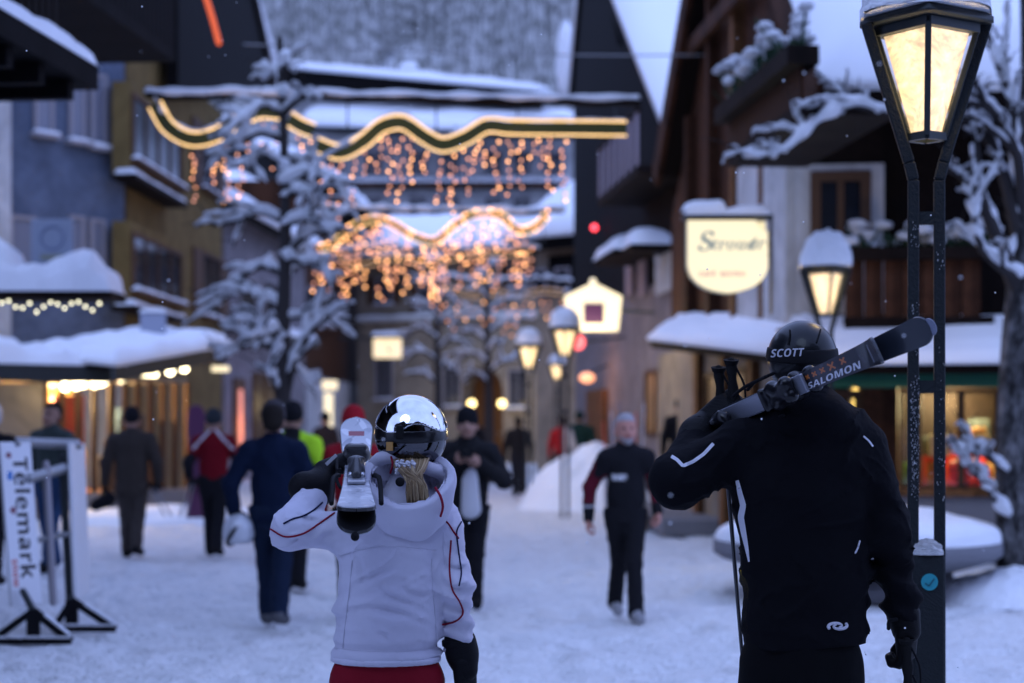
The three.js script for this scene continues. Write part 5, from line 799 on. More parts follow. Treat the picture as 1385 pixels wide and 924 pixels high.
{
  const blackC = cloth([0.012, 0.012, 0.015]), navy = cloth([0.006, 0.012, 0.032]), grey = cloth([0.05, 0.047, 0.045]), jeans = cloth([0.03, 0.06, 0.13]), glv = cloth([0.01, 0.01, 0.012]), boots = mat([0.1, 0.1, 0.11], 0.7);
  // white-haired man walking towards us
  person('white-haired bearded man in black and dark red jacket walking towards the camera', 846, 838, { h: 1.66, turn: Math.PI + 0.12, face: true, girth: 1.0, stride: 0.24, lean: 0.03, legOut: 0.045, skin: [0.5, 0.24, 0.19], hair: mat([0.34, 0.33, 0.35], 0.9), beard: mat([0.28, 0.26, 0.27], 0.9), jacket: M.clothV, jacketColor: (x, y, z) => Math.abs(x) > 0.17 && y > 1.0 && y < 1.36 && z > -0.04 ? [0.11, 0.012, 0.022] : (Math.abs(y - 1.22) < 0.02 && x > 0.02 && x < 0.13 && z < -0.05) ? [0.6, 0.6, 0.62] : (Math.abs(y - 0.97) < 0.012 && x > 0.2) ? [0.5, 0.5, 0.52] : [0.012, 0.012, 0.015], trousers: blackC, boots: mat([0.3, 0.3, 0.32], 0.6), left: { el: [-0.27, 1.14, 0.08], wr: [-0.27, 0.92, -0.04] }, right: { el: [0.3, 1.13, 0.06], wr: [0.31, 0.86, 0.06] } });
  // man in navy carrying a helmet
  const nv = person('man in a dark navy jacket and trousers carrying a silver helmet', 370, 848, { h: 1.74, girth: 1.1, stride: 0.2, hair: mat([0.02, 0.016, 0.014], 0.9), hat: mat([0.05, 0.045, 0.05], 0.9), jacket: navy, trousers: cloth([0.01, 0.018, 0.04]), boots, left: { el: [-0.33, 1.13, 0.04], wr: [-0.31, 0.9, 0.0] }, right: { el: [0.28, 1.14, -0.04], wr: [0.25, 0.92, -0.16] }, collar: 0.02 });
  const hc = V(nv.g.position.x - 0.27, 0.74, nv.g.position.z + 0.02), hm = thing('ski_helmet', 'silver white ski helmet hanging from the navy jacketed man\'s hand', 'helmet', hc);
  mesh('shell', solid([[V(0, 0.0, 0.0), 0.125, V(0.0, 0.03, 0.01), 0.12]], 0.01, 0.02, (dd, x, y, z) => Math.max(dd, -y - 0.09)), phys([0.55, 0.57, 0.62], 0.3, { clearcoat: 1 }), hm); mesh('strap', tube([V(-0.08, 0.08, 0), V(-0.03, 0.16, 0.02), V(0.05, 0.15, 0.02), V(0.11, 0.05, 0)], 0.01, 5), M.black, hm); mesh('goggle_band', new THREE.TorusGeometry(0.122, 0.018, 8, 30).rotateX(1.35).rotateZ(0.9), M.black, hm);
  // hi-vis walker half hidden behind him
  person('walker in a fluorescent yellow and black jacket half hidden by the navy jacketed man', 396, 800, { h: 1.76, girth: 1.1, stride: 0.15, hat: blackC, jacket: M.clothV, jacketColor: (x, y, z) => (y > 1.2 && Math.abs(x) > 0.08) ? [0.42, 0.75, 0.03] : [0.014, 0.014, 0.016], trousers: blackC, gloves: glv });
  // red jacket
  person('walker in a red jacket with white shoulder stripes and black trousers', 289, 754, { h: 1.72, girth: 1.05, stride: 0.2, hat: mat([0.03, 0.035, 0.04], 0.9), jacket: M.clothV, jacketColor: (x, y, z) => (Math.abs(Math.abs(x) - 0.13 - (1.42 - y) * 0.9) < 0.018 && y > 1.3) ? [0.6, 0.6, 0.64] : (Math.abs(x) > 0.21 && y < 1.25) ? [0.016, 0.016, 0.02] : [0.15, 0.006, 0.012], trousers: blackC, gloves: glv, hem: 0.93, left: { el: [-0.3, 1.14, 0.02], wr: [-0.31, 0.9, -0.08] }, right: { el: [0.29, 1.15, -0.03], wr: [0.24, 0.98, -0.2] } });
  // brown coat
  person('walker in a brown-grey coat and trousers with a black woolly hat', 178, 755, { h: 1.74, girth: 1.2, stride: 0.08, hat: blackC, jacket: cloth([0.045, 0.037, 0.032]), trousers: cloth([0.06, 0.05, 0.045]), gloves: glv, hem: 0.74, flare: 0.165, left: { el: [-0.3, 1.13, 0.02], wr: [-0.33, 0.88, -0.04] }, right: { el: [0.3, 1.13, 0.02], wr: [0.3, 0.9, -0.06] } });
  // green jacket at the rack
  person('bare-headed man in a grey-green jacket and blue jeans behind the ski rack', 70, 774, { h: 1.8, face: true, turn: Math.PI - 0.5, girth: 1.14, stride: 0.12, hair: mat([0.015, 0.012, 0.01], 0.9), jacket: cloth([0.05, 0.065, 0.06]), trousers: jeans, gloves: glv, hem: 0.86 });
  // edge of frame
  person('helmeted skier in black cut off by the left edge of the picture', -14, 795, { h: 1.76, stride: 0.1, girth: 1.05, helmet: phys([0.4, 0.42, 0.47], 0.3, { clearcoat: 1 }), jacket: blackC, trousers: blackC, gloves: glv });
  // walker hidden behind the woman
  person('walker in a red jacket mostly hidden behind the woman in white', 478, 842, { h: 1.7, stride: 0.14, hat: mat([0.3, 0.012, 0.02], 0.9), jacket: cloth([0.26, 0.012, 0.02]), trousers: blackC, boots: mat([0.18, 0.18, 0.19], 0.8), gloves: glv });
  // woman with phone and white bag
  const ph = person('person in dark coat holding a camera up and carrying a white bag', 632, 822, { h: 1.7, face: true, turn: Math.PI, girth: 1.15, stride: 0.08, hat: blackC, jacket: cloth([0.016, 0.016, 0.018]), trousers: blackC, hem: 0.78, left: { el: [-0.33, 1.12, 0.02], wr: [-0.12, 1.3, -0.26] }, right: { el: [0.33, 1.12, 0.02], wr: [0.1, 1.33, -0.27] } });
  const bag = thing('white_bag', 'white bag hanging in front of the dark-coated person with the camera', 'bag', ph.g.position.clone().add(V(0.03, 0.8, 0.24))); mesh('pouch', solid([[V(-0.01, 0.05, 0), 0.07, V(-0.01, 0.3, 0), 0.062, 0.5], [V(0.03, 0.06, 0), 0.066, V(0.01, 0.36, 0), 0.05, 0.5]], 0.012, 0.03), mat([0.55, 0.55, 0.58], 0.7), bag); mesh('strap', tube([V(-0.03, 0.4, 0), V(-0.1, 0.62, -0.14), V(-0.02, 0.75, -0.24)], 0.012, 5), M.black, bag);
  const cm = thing('small_camera', 'small black camera held in both hands of the dark-coated person', 'camera', ph.g.position.clone().add(V(0, 1.34, 0.4))); mesh('camera_body', box(0.12, 0.075, 0.04, 0, 0, 0, 0.008), M.rubber, cm); mesh('lens', new THREE.CylinderGeometry(0.026, 0.03, 0.045, 20).rotateX(Math.PI / 2).translate(0, -0.004, 0.04), M.blackGloss, cm); mesh('strap', tube([V(-0.06, 0.02, 0), V(-0.09, 0.09, -0.14), V(0, 0.12, -0.32), V(0.09, 0.09, -0.14), V(0.06, 0.02, 0)], 0.006, 5), M.black, cm);
  // far walkers
  person('man in black jacket and dark trousers walking away in mid street', 701, 672, { h: 1.68, girth: 1.12, stride: 0.12, hair: mat([0.02, 0.018, 0.018], 0.9), jacket: blackC, trousers: cloth([0.014, 0.016, 0.024]), gloves: glv, cell: 0.022 });
  person('man in black standing on the step of the right shop', 921, 0, { d: 29, y: 0.22, h: 1.74, girth: 1.1, stride: 0.05, hat: blackC, jacket: blackC, trousers: blackC, gloves: glv, cell: 0.022 });
  person('person in red and white jacket behind the heap of snow', 760, 0, { d: 37, h: 1.7, stride: 0.1, hair: mat([0.03, 0.02, 0.02], 0.9), jacket: M.clothV, jacketColor: (x, y, z) => x > 0.05 ? [0.45, 0.45, 0.48] : [0.28, 0.015, 0.02], trousers: blackC, gloves: glv, cell: 0.024 });
  person('person in a dark green coat behind the heap of snow', 784, 0, { d: 38.5, h: 1.78, girth: 1.25, stride: 0.06, hat: cloth([0.012, 0.03, 0.03]), jacket: cloth([0.012, 0.035, 0.03]), trousers: blackC, gloves: glv, hem: 0.7, cell: 0.024 });
  person('shadowy figure in dark clothes far off before the arched doorway', 640, 0, { d: 44, h: 1.74, stride: 0.12, hat: blackC, jacket: blackC, trousers: blackC, gloves: glv, cell: 0.026 });
  person('far-off person in a dark jacket beside the brown guesthouse', 440, 0, { d: 36, h: 1.75, stride: 0.12, hat: blackC, jacket: cloth([0.02, 0.016, 0.02]), trousers: blackC, gloves: glv, cell: 0.026 });
  // poles and boots carried by the two walkers on the left
  const stick = (label, a, b) => { const p = thing('ski_poles', label, 'ski poles', a); const e = b.clone().sub(a); for (const k of [0, 0.05]) mesh('shaft', tube([V(k, 0, 0), e.clone().add(V(k * 1.6, 0, 0))], 0.012, 6), M.metalGrey, p), mesh('grip', tube([V(k, 0, 0), e.clone().multiplyScalar(-0.16).add(V(k, 0, 0))], 0.02, 6), M.black, p); };
  stick('pair of ski poles held low by the walker in the brown coat', P(203, 660, 20.7), P(222, 697, 20.2)); stick('pair of ski poles held by the walker in the red jacket', P(256, 655, 20.8), P(243, 698, 20.2));
  const bb = thing('boot_bag', 'dark boot bag hanging from the hand of the brown-coated walker', 'bag', P(140, 680, 20.6)); mesh('pouch', solid([[V(-0.09, -0.03, 0), 0.07, V(0.06, 0.04, 0), 0.085, 0.7]], 0.012, 0.03), M.black, bb); mesh('handle', tube([V(-0.03, 0.07, 0), V(0, 0.15, 0), V(0.05, 0.1, 0)], 0.012, 5), M.black, bb);
}
// ------------------------------------------------------------------ the two skiers in the foreground
// outline of a ski along x (0 = tail, len = tip), thickness up y; ends curl up by tipUp / tailUp
function skiParts(len, wTip, wWaist, wTail, tipUp, tailUp, t = 0.014) {
  const n = 150, rows = []; for (let i = 0; i <= n; i++) {
    const s = i / n, x = s * len; let w = s < 0.5 ? lerp(wWaist, wTail, Math.pow(1 - s * 2, 1.8)) : lerp(wWaist, wTip, Math.pow(s * 2 - 1, 2.6));
    const eT = clamp((len - x) / (wTip * 0.5), 0, 1), e0 = clamp(x / (wTail * 0.62), 0, 1); w *= Math.sqrt(Math.max(0.0004, 1 - (1 - eT) ** 2.4)) * Math.sqrt(Math.max(0.0004, 1 - (1 - e0) ** 2.4));
    const a = clamp((s - 0.84) / 0.16, 0, 1), b = clamp((0.13 - s) / 0.13, 0, 1); rows.push([x - 0.25 * tipUp * a * a, tipUp * Math.pow(a, 1.9) + tailUp * Math.pow(b, 1.9), w / 2, s]);
  }
  const build = (y0, y1, grow) => { const pos = [], uv = [], idx = []; for (const [x, y, w, s] of rows) { pos.push(x, y + y1, -w - grow, x, y + y1, w + grow, x, y + y0, w + grow, x, y + y0, -w - grow); uv.push(s, 1, s, 0, s, 0, s, 1); } for (let i = 0; i < n; i++) { const a = i * 4, b = a + 4; for (let k = 0; k < 4; k++) { const m = (k + 1) % 4; idx.push(a + k, a + m, b + m, a + k, b + m, b + k); } } const g = new THREE.BufferGeometry(); g.setAttribute('position', new THREE.Float32BufferAttribute(pos, 3)); g.setAttribute('uv', new THREE.Float32BufferAttribute(uv, 2)); g.setIndex(idx); const f = g.toNonIndexed(); f.computeVertexNormals(); return f; };
  return { base: build(0, t - 0.004, 0.0), top: build(t - 0.0035, t, -0.003), rows };
}
function binding(parent, x, m1, m2, o = {}) {
  const hs = o.heel || 1;
  mesh('binding_plate', box(0.62, 0.012, 0.062, x, 0.022, 0, 0.005), m2, parent);
  mesh('binding_toe', solid([[V(x + 0.17, 0.045, -0.02), 0.03, V(x + 0.25, 0.05, 0.02), 0.026], [V(x + 0.17, 0.045, 0.02), 0.03, V(x + 0.25, 0.05, -0.02), 0.026], [V(x + 0.14, 0.075, -0.028), 0.012, V(x + 0.14, 0.075, 0.028), 0.012]], 0.006, 0.012), m1, parent);
  mesh('binding_heel', solid([[V(x - 0.2, 0.04, 0), 0.03, V(x - 0.14, 0.062 * hs, 0), 0.026], [V(x - 0.14, 0.07 * hs, -0.02), 0.012, V(x - 0.12, 0.07 * hs, 0.02), 0.012], [V(x - 0.25, 0.04, 0), 0.018, V(x - 0.19, 0.08 * hs, 0), 0.012]], 0.006, 0.012), m1, parent);
  for (const s of [-1, 1]) mesh('brake_arm', tube([V(x - 0.08, 0.03, s * 0.055), V(x - 0.02, 0.02, s * 0.066), V(x + 0.12, -0.02 + 0.06 * (o.up || 0), s * 0.068)], 0.006, 6), M.black, parent);
}
const frameOf = (o, X, Y) => { const x = X.clone().normalize(), z = x.clone().cross(Y).normalize(), y = z.clone().cross(x); o.quaternion.setFromRotationMatrix(new THREE.Matrix4().makeBasis(x, y, z)); };
function tracer(f, base) {                                      // where a line of sight meets a garment, in the figure's own axes
  return (px, py, lift = 0.002) => { const dir = V((px - CX) / F, (HY - py) / F, -1).normalize(), p = V(0, EYE, 0).sub(base); p.addScaledVector(dir, -base.z - 1.1); for (let i = 0; i < 120; i++) { const d = f(p.x, p.y, p.z); if (d < lift) break; p.addScaledVector(dir, Math.max(d * 0.7, 0.0008)); } return p; };
}
const piping = (parent, name, hit, list, r, m, n = 26) => { const c = new THREE.CatmullRomCurve3(list.map(([x, y]) => V(x, y, 0))), pts = c.getSpacedPoints(n).map((q) => hit(q.x, q.y)); return mesh(name, tube(pts, r, 6), m, parent); };
function ribbon(parent, name, hit, list, half, m, n = 30) {      // a flat tape lying on cloth
  const c = new THREE.CatmullRomCurve3(list.map(([x, y]) => V(x, y, 0)), false, 'catmullrom', 0.1), pos = [], idx = [];
  for (let i = 0; i <= n; i++) { const q = c.getPointAt(i / n), t = c.getTangentAt(i / n), w = typeof half === 'function' ? half(i / n) : half; for (const lift of [0.003, 0.0005]) for (const s of [-1, 1]) pos.push(...hit(q.x - t.y * w * s, q.y + t.x * w * s, lift).toArray()); }
  for (let i = 0; i < n; i++) { const a = i * 4, b = a + 4; idx.push(a, a + 1, b + 1, a, b + 1, b, a + 2, b + 2, b + 3, a + 2, b + 3, a + 3, a, b, b + 2, a, b + 2, a + 2, a + 1, a + 3, b + 3, a + 1, b + 3, b + 1); }
  const g = new THREE.BufferGeometry(); g.setAttribute('position', new THREE.Float32BufferAttribute(pos, 3)); g.setIndex(idx); g.computeVertexNormals(); return mesh(name, g, m, parent);
}
function helmetShell(c, rx, ry, rz, tilt, cutY, cell = 0.005, off = 0) {
  const f = (x, y, z) => { const X = (x - c.x) / rx, Y = (y - c.y) / ry, Z = (z - c.z) / rz, k = Math.sqrt(X * X + Y * Y + Z * Z), m = Math.min(rx, ry, rz); const low = c.y + cutY + tilt * (z - c.z) - y; const e = (k - 1) * m - off, h = 0.02 - Math.abs(e - low); return Math.max(e, low) + (h > 0 ? h * h / 0.08 : 0); };
  return [f, nets(f, [c.x - rx - 0.03, c.y - ry - 0.03, c.z - rz - 0.03], [c.x + rx + 0.03, c.y + ry + 0.03, c.z + rz + 0.03], cell)];
}
function band(f, c, r, y0, y1, thick, tilt, cell = 0.004) { const h = (x, y, z) => { const q = y - tilt * (z - c.z); return Math.max(f(x, y, z) - thick, -(f(x, y, z) + 0.004), y0 - q, q - y1); }; return nets(h, [c.x - r, y0 - 0.08, c.z - r - 0.04], [c.x + r, y1 + 0.08, c.z + r + 0.04], cell); }
const ridge = (n, p) => Math.pow(1 - Math.abs(n), p);
const wrinkle = (x, y, z, s) => { const a = x * 0.9 + y * 0.42, b = y * 0.9 - x * 0.42, c = x * 0.85 - y * 0.5, e = y * 0.85 + x * 0.5; return 0.007 * noise(x * 5 + s, y * 6, z * 5) - 0.011 * ridge(noise(a * 2.6 + s, b * 7.5, z * 2.5), 7) * clamp(0.5 + noise(x * 4, y * 4, s), 0, 1) - 0.008 * ridge(noise(c * 4 + s * 3, e * 11, z * 4), 8) * clamp(0.4 + noise(x * 5 + 7, y * 5, s), 0, 1) + 0.0012 * noise(x * 40 + s, y * 46, z * 40); };

{ // ---------------- woman in white
  const d = 6.1, base = V((528 - CX) * d / F, 0, -d), g = thing('person', 'woman in white ski jacket, red trousers and chrome helmet seen from behind', 'person', base), J = (x, y, z = 0) => P(x, y, d + z).sub(base);
  const white = mat([0.58, 0.57, 0.68], 0.62, { bumpMap: rep(weave, 9), bumpScale: 0.0012 }), redC = cloth([0.2, 0.006, 0.016], 0.7), red = mat([0.22, 0.01, 0.03], 0.6), navy = mat([0.012, 0.014, 0.05], 0.6), glove = mat([0.008, 0.008, 0.01], 0.6, { bumpMap: rep(weave, 5), bumpScale: 0.002 });
  const hemY = J(0, 891).y, shL = J(482, 716, 0.02), shR = J(596, 708, 0.02), elL = J(394, 718, -0.03), wrL = J(428, 662, 0.13), elR = J(615, 792, -0.03), wrR = J(622, 866, 0.02), neck = J(552, 660, 0.02), head = J(556, 590, 0.02);
  // body inside the clothes
  const bp = [[head.clone().add(V(0, 0.02, 0)), 0.088, head.clone().add(V(0, -0.05, -0.03)), 0.07, 1, 0.04], [neck, 0.05, head, 0.05], [neck, 0.06, J(530, 760), 0.1, 0.7, 0.05], [J(530, 760), 0.1, J(522, 900), 0.11, 0.7, 0.05], [shL, 0.042, elL, 0.034], [elL, 0.034, wrL, 0.026], [shR, 0.042, elR, 0.034], [elR, 0.034, wrR, 0.026], [shL, 0.05, shR, 0.05, 1, 0.04], [head.clone().add(V(0, 0, -0.1)), 0.014, head.clone().add(V(0, -0.03, -0.115)), 0.016]];
  const hipL = J(487, 925), hipR = J(560, 925), knL = V(hipL.x + 0.01, 0.46, -0.06), knR = V(hipR.x - 0.01, 0.48, 0.02), anL = V(hipL.x, 0.1, -0.1), anR = V(hipR.x, 0.12, 0.16);
  bp.push([hipL, 0.07, knL, 0.05], [knL, 0.05, anL, 0.035], [hipR, 0.07, knR, 0.05], [knR, 0.05, anR, 0.035]);
  mesh('body', solid(bp, 0.012, 0.02), M.skin, g);
  const jp = [[J(523, 880), 0.186, J(528, 822), 0.172, 0.72, 0.06], [J(528, 822), 0.172, J(531, 752), 0.168, 0.7, 0.06], [J(531, 752), 0.168, J(538, 718), 0.15, 0.7, 0.06], [shL.clone().add(V(0.03, -0.012, 0)), 0.078, shR.clone().add(V(-0.02, -0.01, 0)), 0.072, 1, 0.07], [neck.clone().add(V(0, -0.05, 0)), 0.1, neck.clone().add(V(0, 0.01, 0)), 0.078, 1, 0.05],
    [shL, 0.074, elL, 0.061, 1, 0.05], [elL, 0.061, wrL, 0.052, 1, 0.04], [shR, 0.074, elR, 0.062, 1, 0.03], [elR, 0.062, wrR, 0.05, 1, 0.03]];
  // drawn creases of the shell fabric: each a small step in the cloth along a curve across the back or sleeve
  const lines = [[[462, 826], [500, 818], [545, 826], [585, 846], [600, 858], 0.0170, 0.0119], [[512, 782], [522, 796], [540, 806], [566, 814], 0.0180, 0.0110], [[548, 778], [552, 796], [570, 802], [596, 800], 0.0150, 0.0119], [[545, 760], [530, 772], [505, 784], [482, 800], 0.0120, 0.0127], [[470, 745], [490, 760], [500, 790], 0.0120, 0.0136], [[596, 745], [584, 770], [588, 792], 0.0120, 0.0119], [[505, 850], [522, 856], [534, 868], 0.0120, 0.0102], [[560, 866], [580, 870], [598, 868], 0.0100, 0.0085],
    [[604, 762], [618, 768], [634, 762], 0.0120, 0.0085], [[602, 786], [616, 794], [636, 786], 0.0140, 0.0085], [[604, 808], [620, 816], [638, 806], 0.0140, 0.0085], [[606, 832], [622, 838], [640, 826], 0.0120, 0.0085], [[384, 736], [402, 726], [418, 732], 0.0120, 0.0085], [[420, 742], [436, 724], [450, 720], 0.0120, 0.0102], [[398, 690], [412, 700], [432, 704], 0.0120, 0.0085]].map((l) => { const w = l.pop(), a = l.pop(), c = new THREE.CatmullRomCurve3(l.map(([px, py]) => J(px, py, -0.1).setZ(0))); return { w, a, pts: c.getSpacedPoints(12) }; });
  const creases = (x, y, z) => { let s = 0; for (const { w, a, pts } of lines) { let best = 9, sg = 1, tt = 0; for (let i = 0; i < 12; i++) { const p = pts[i], q = pts[i + 1], dx = q.x - p.x, dy = q.y - p.y; let t = ((x - p.x) * dx + (y - p.y) * dy) / (dx * dx + dy * dy); t = t < 0 ? 0 : t > 1 ? 1 : t; const ex = x - p.x - t * dx, ey = y - p.y - t * dy, d2 = ex * ex + ey * ey; if (d2 < best) { best = d2; sg = dx * ey - dy * ex > 0 ? 1 : -1; tt = (i + t) / 12; } } best = Math.sqrt(best); if (best > w * 4) continue; const u = best / w; s += a * sg * u * Math.exp(-u * u * 0.7) * Math.sin(Math.PI * clamp(tt, 0.04, 0.96)) * clamp((z + 0.1) / 0.08, 0, 1); } return -s; };
  const jf = (dd, x, y, z) => { const arm = x > J(601, 800).x && y < 1.36 ? 1 : 0; const waist = Math.exp(-Math.pow((y - 0.98) / 0.09, 2)); const fold = 0.008 * waist * Math.sin(y * 58 + x * 9 + 3 * noise(x * 4, y * 3, 2)) * (0.5 + 0.5 * noise(x * 5, y * 4, z * 5 + 3)); const hemC = 0.012 * Math.exp(-Math.pow((y - hemY - 0.045) / 0.014, 2)); const el = arm * 0.007 * Math.sin(y * 95 + x * 40) * Math.exp(-Math.pow((y - 0.98) / 0.16, 2)); const cr = creases(x, y, z); return Math.max(dd + wrinkle(x, y, z, 3) + fold + el + cr + hemC * (arm ? 0 : 1), (arm ? -9 : hemY + 0.01 * Math.sin(x * 9)) - y); };
  const jk = solid(jp, 0.0065, 0.04, jf), jacket = mesh('jacket', jk, white, g), hit = tracer(jk.userData.f, base);
  mesh('hem_band', solid([[J(523, 884), 0.19, J(523, 886), 0.19, 0.72]], 0.009, 0.02, (dd, x, y, z) => Math.max(dd + 0.004 * noise(x * 9, y * 9, z * 9), hemY - 0.012 - y, y - hemY - 0.012)), white, jacket);
  piping(jacket, 'piping', hit, [[366, 716], [385, 738 - 12], [410, 722], [432, 708], [452, 694]], 0.0034, red); piping(jacket, 'piping', hit, [[384, 708], [396, 702], [410, 698], [424, 690], [436, 680]], 0.0034, navy);
  piping(jacket, 'piping', hit, [[594, 697], [606, 708], [614, 720], [620, 728]], 0.0034, red); piping(jacket, 'piping', hit, [[624, 706], [618, 718], [619, 735], [622, 758], [624, 775], [621, 792]], 0.003, navy); piping(jacket, 'piping', hit, [[610, 732], [608, 770], [612, 798], [622, 815], [626, 830], [617, 840], [599, 845]], 0.0034, red);
  for (const l of [[[458, 752], [495, 742], [540, 740], [590, 744]], [[476, 758], [472, 800], [466, 850], [463, 878]], [[584, 756], [586, 800], [590, 850], [591, 876]], [[452, 876], [490, 880], [540, 881], [596, 877]], [[600, 720], [600, 745], [603, 770]]]) piping(jacket, 'seam', hit, l, 0.0016, white, 40);
  // hood lying on the back: an open cup with a lighter lining
  const hc = J(553, 655, -0.085), hr = [0.142, 0.178, 0.098], hood = (t0, t1) => { const f = (x, y, z) => { const X = (x - hc.x) / hr[0], Y = (y - hc.y) / hr[1], Z = (z - hc.z) / hr[2], k = (Math.sqrt(X * X + Y * Y + Z * Z) - 1) * 0.1, sh = Math.max(k - t1, t0 - k), open = ((y - hc.y) * 0.72 + (z - hc.z) * 0.69) - 0.012 - 0.12 * (x - hc.x) ** 2 / 0.02 * 0.2; return Math.max(sh + 0.003 * noise(x * 11, y * 11, z * 11), open); }; return nets(f, [hc.x - 0.2, hc.y - 0.24, hc.z - 0.16], [hc.x + 0.2, hc.y + 0.24, hc.z + 0.16], 0.006); };
  mesh('hood', hood(-0.008, 0.012), white, g); mesh('hood_lining', hood(-0.013, -0.0085), white, g);
  const rim = [[503, 636], [512, 622], [532, 618], [552, 622], [575, 632], [596, 640], [606, 652]].map(([x, y], i) => J(x, y, -0.02 - 0.05 * Math.sin(i / 6 * 3.14))); mesh('collar', tube(rim, 0.024, 10), white, g);
  mesh('piping', tube([J(529, 618, -0.1), J(531, 628, -0.11), J(528, 640, -0.1)], 0.0035, 6), red, g); mesh('piping', tube([J(589, 660, -0.17), J(596, 672, -0.19), J(599, 686, -0.18), J(596, 698, -0.16)], 0.0045, 6), red, g);
  // hair: strands gathered to a tail falling into the hood
  const r = rng(2), hs = [[], [], []]; for (let k = 0; k < 170; k++) { const a = (r() - 0.5), b = (r() - 0.5); hs[k % 3].push(tube([J(553 + a * 58, 612 + 5 * Math.abs(a), -0.075 + 0.03 * Math.abs(a) * 2), J(556 + a * 34, 634 + 6 * r(), -0.125 - 0.02 * r()), J(563 + b * 26, 654, -0.15 - 0.012 * r()), J(566 + b * 30, 680 + 8 * r(), -0.15 + 0.03 * r())], 0.0028, 4, 0.0014, false)); }
  hs.forEach((q, i) => mesh('hair', q, mat([[0.3, 0.2, 0.1], [0.2, 0.13, 0.07], [0.42, 0.31, 0.18]][i], 0.5), g)); mesh('hair_tie', new THREE.SphereGeometry(0.016, 12, 8).translate(...J(541, 652, -0.165).toArray()), M.black, g);
  mesh('fluff', Array.from({ length: 260 }, () => new THREE.SphereGeometry(0.0025 + 0.003 * r(), 6, 4).translate(...J(548 + 26 * (r() - 0.5), 632 + 18 * (r() - 0.5), -0.115 - 0.02 * r()).toArray())), mat([0.62, 0.62, 0.68], 1), g);
  // trousers and boots
  mesh('trousers', solid([[J(522, 908), 0.168, J(523, 930), 0.172, 0.72, 0.05], [hipL, 0.105, knL, 0.085], [knL, 0.085, anL, 0.08], [hipR, 0.105, knR, 0.085], [knR, 0.085, anR, 0.08]], 0.012, 0.03, (dd, x, y, z) => Math.max(dd + 0.004 * noise(x * 8, y * 8, z * 8), y - hemY - 0.1)), redC, g);
  for (const a of [anL, anR]) mesh('boot', solid([[a, 0.07, a.clone().add(V(0, -0.03, 0)), 0.065], [a.clone().setY(0.06), 0.06, a.clone().add(V(0, 0, -0.17)).setY(0.055), 0.05]], 0.012, 0.03, (dd, x, y, z) => Math.max(dd, 0.003 - y)), M.rubber, g);
  // gloves
  const hl = J(452, 628, 0.22); mesh('glove', mergeGeometries([solid([[wrL, 0.06, J(412, 660, 0.1), 0.058], [wrL, 0.055, J(440, 638, 0.19), 0.042]], 0.008, 0.03), hand(J(440, 636, 0.2), V(0.34, 0.22, -0.32), V(-0.5, 0.55, 0.35), 1, 0.8, 1.1, 0.006, 1.3)]), glove, g);
  mesh('glove_badge', ribbonGeo(), mat([0.4, 0.4, 0.44], 0.6), g);
  function ribbonGeo() { const p = J(448, 622, 0.12); return box(0.05, 0.012, 0.004, 0, 0, 0, 0.001).rotateZ(0.75).translate(p.x, p.y, p.z); }
  mesh('glove', mergeGeometries([solid([[J(622, 868, 0.02), 0.056, J(625, 884, 0.02), 0.052], [J(625, 884, 0.02), 0.05, J(630, 906, 0.0), 0.042]], 0.008, 0.03), hand(J(628, 896, 0), V(0.06, -1, -0.12), V(0.75, 0.1, 0.6), -1, 0.55, 1.08, 0.006, 1.3)]), glove, g);
  mesh('cuff_band', solid([[J(620, 868, 0.02), 0.058, J(621, 872, 0.02), 0.058]], 0.007, 0.01, (dd, x, y) => Math.max(dd, Math.abs(y - J(0, 871).y) - 0.012)), glove, g);
  // helmet
  const H0 = J(556, 588, 0.02), [hf, hg] = helmetShell(H0, 0.124, 0.132, 0.148, -0.12, -0.098, 0.005); mesh('helmet_shell', hg, mat([0.1, 0.1, 0.11], 0.07, { metalness: 1 }), g);  // dark colour paints the mirrored dark street onto the lower chrome
  { const h = (x, y, z) => Math.max(hf(x, y, z) - 0.006, -(hf(x, y, z) + 0.012), H0.y + 0.034 + 0.016 * Math.sin((x - H0.x) * 34 + 0.6) - 0.1 * (z - H0.z) - y); mesh('bright_chrome_half', nets(h, [H0.x - 0.16, H0.y, H0.z - 0.18], [H0.x + 0.16, H0.y + 0.16, H0.z + 0.18], 0.004), M.chrome, g); }  // overlay ends the painted dark reflection along a wavy edge, no separate plate
  mesh('goggle_strap', band(hf, H0, 0.2, H0.y - 0.012, H0.y + 0.03, 0.004, -0.12), M.blackGloss, g); mesh('strap_clip', box(0.026, 0.046, 0.01, 0, 0, 0, 0.004).translate(...J(541, 585, -0.128).toArray()), M.rubber, g);
  mesh('helmet_rim', band(hf, H0, 0.2, H0.y - 0.105, H0.y - 0.082, 0.003, -0.12), M.rubber, g);
  mesh('rear_vent', band(hf, J(590, 574, 0), 0.035, H0.y + 0.04, H0.y + 0.052, 0.002, -0.12), M.blackGloss, g);
  mesh('orange_reflection_patch', box(0.026, 0.03, 0.004, 0, 0, 0, 0.001).rotateY(-0.5).translate(...J(527, 604, -0.118).toArray()), mat([0.4, 0.2, 0.04], 0.4), g);  // orange patch painted in place of a reflection on the shell
  // skis: carried base to base over the shoulder
  const near = P(482, 694, 5.42), far = P(482, 604, 6.86), D = far.clone().sub(near), len = D.length();
  const s1 = skiParts(len, 0.138, 0.086, 0.13, 0.105, 0.004), s2 = skiParts(len * 0.985, 0.136, 0.086, 0.13, 0.05, 0.055);
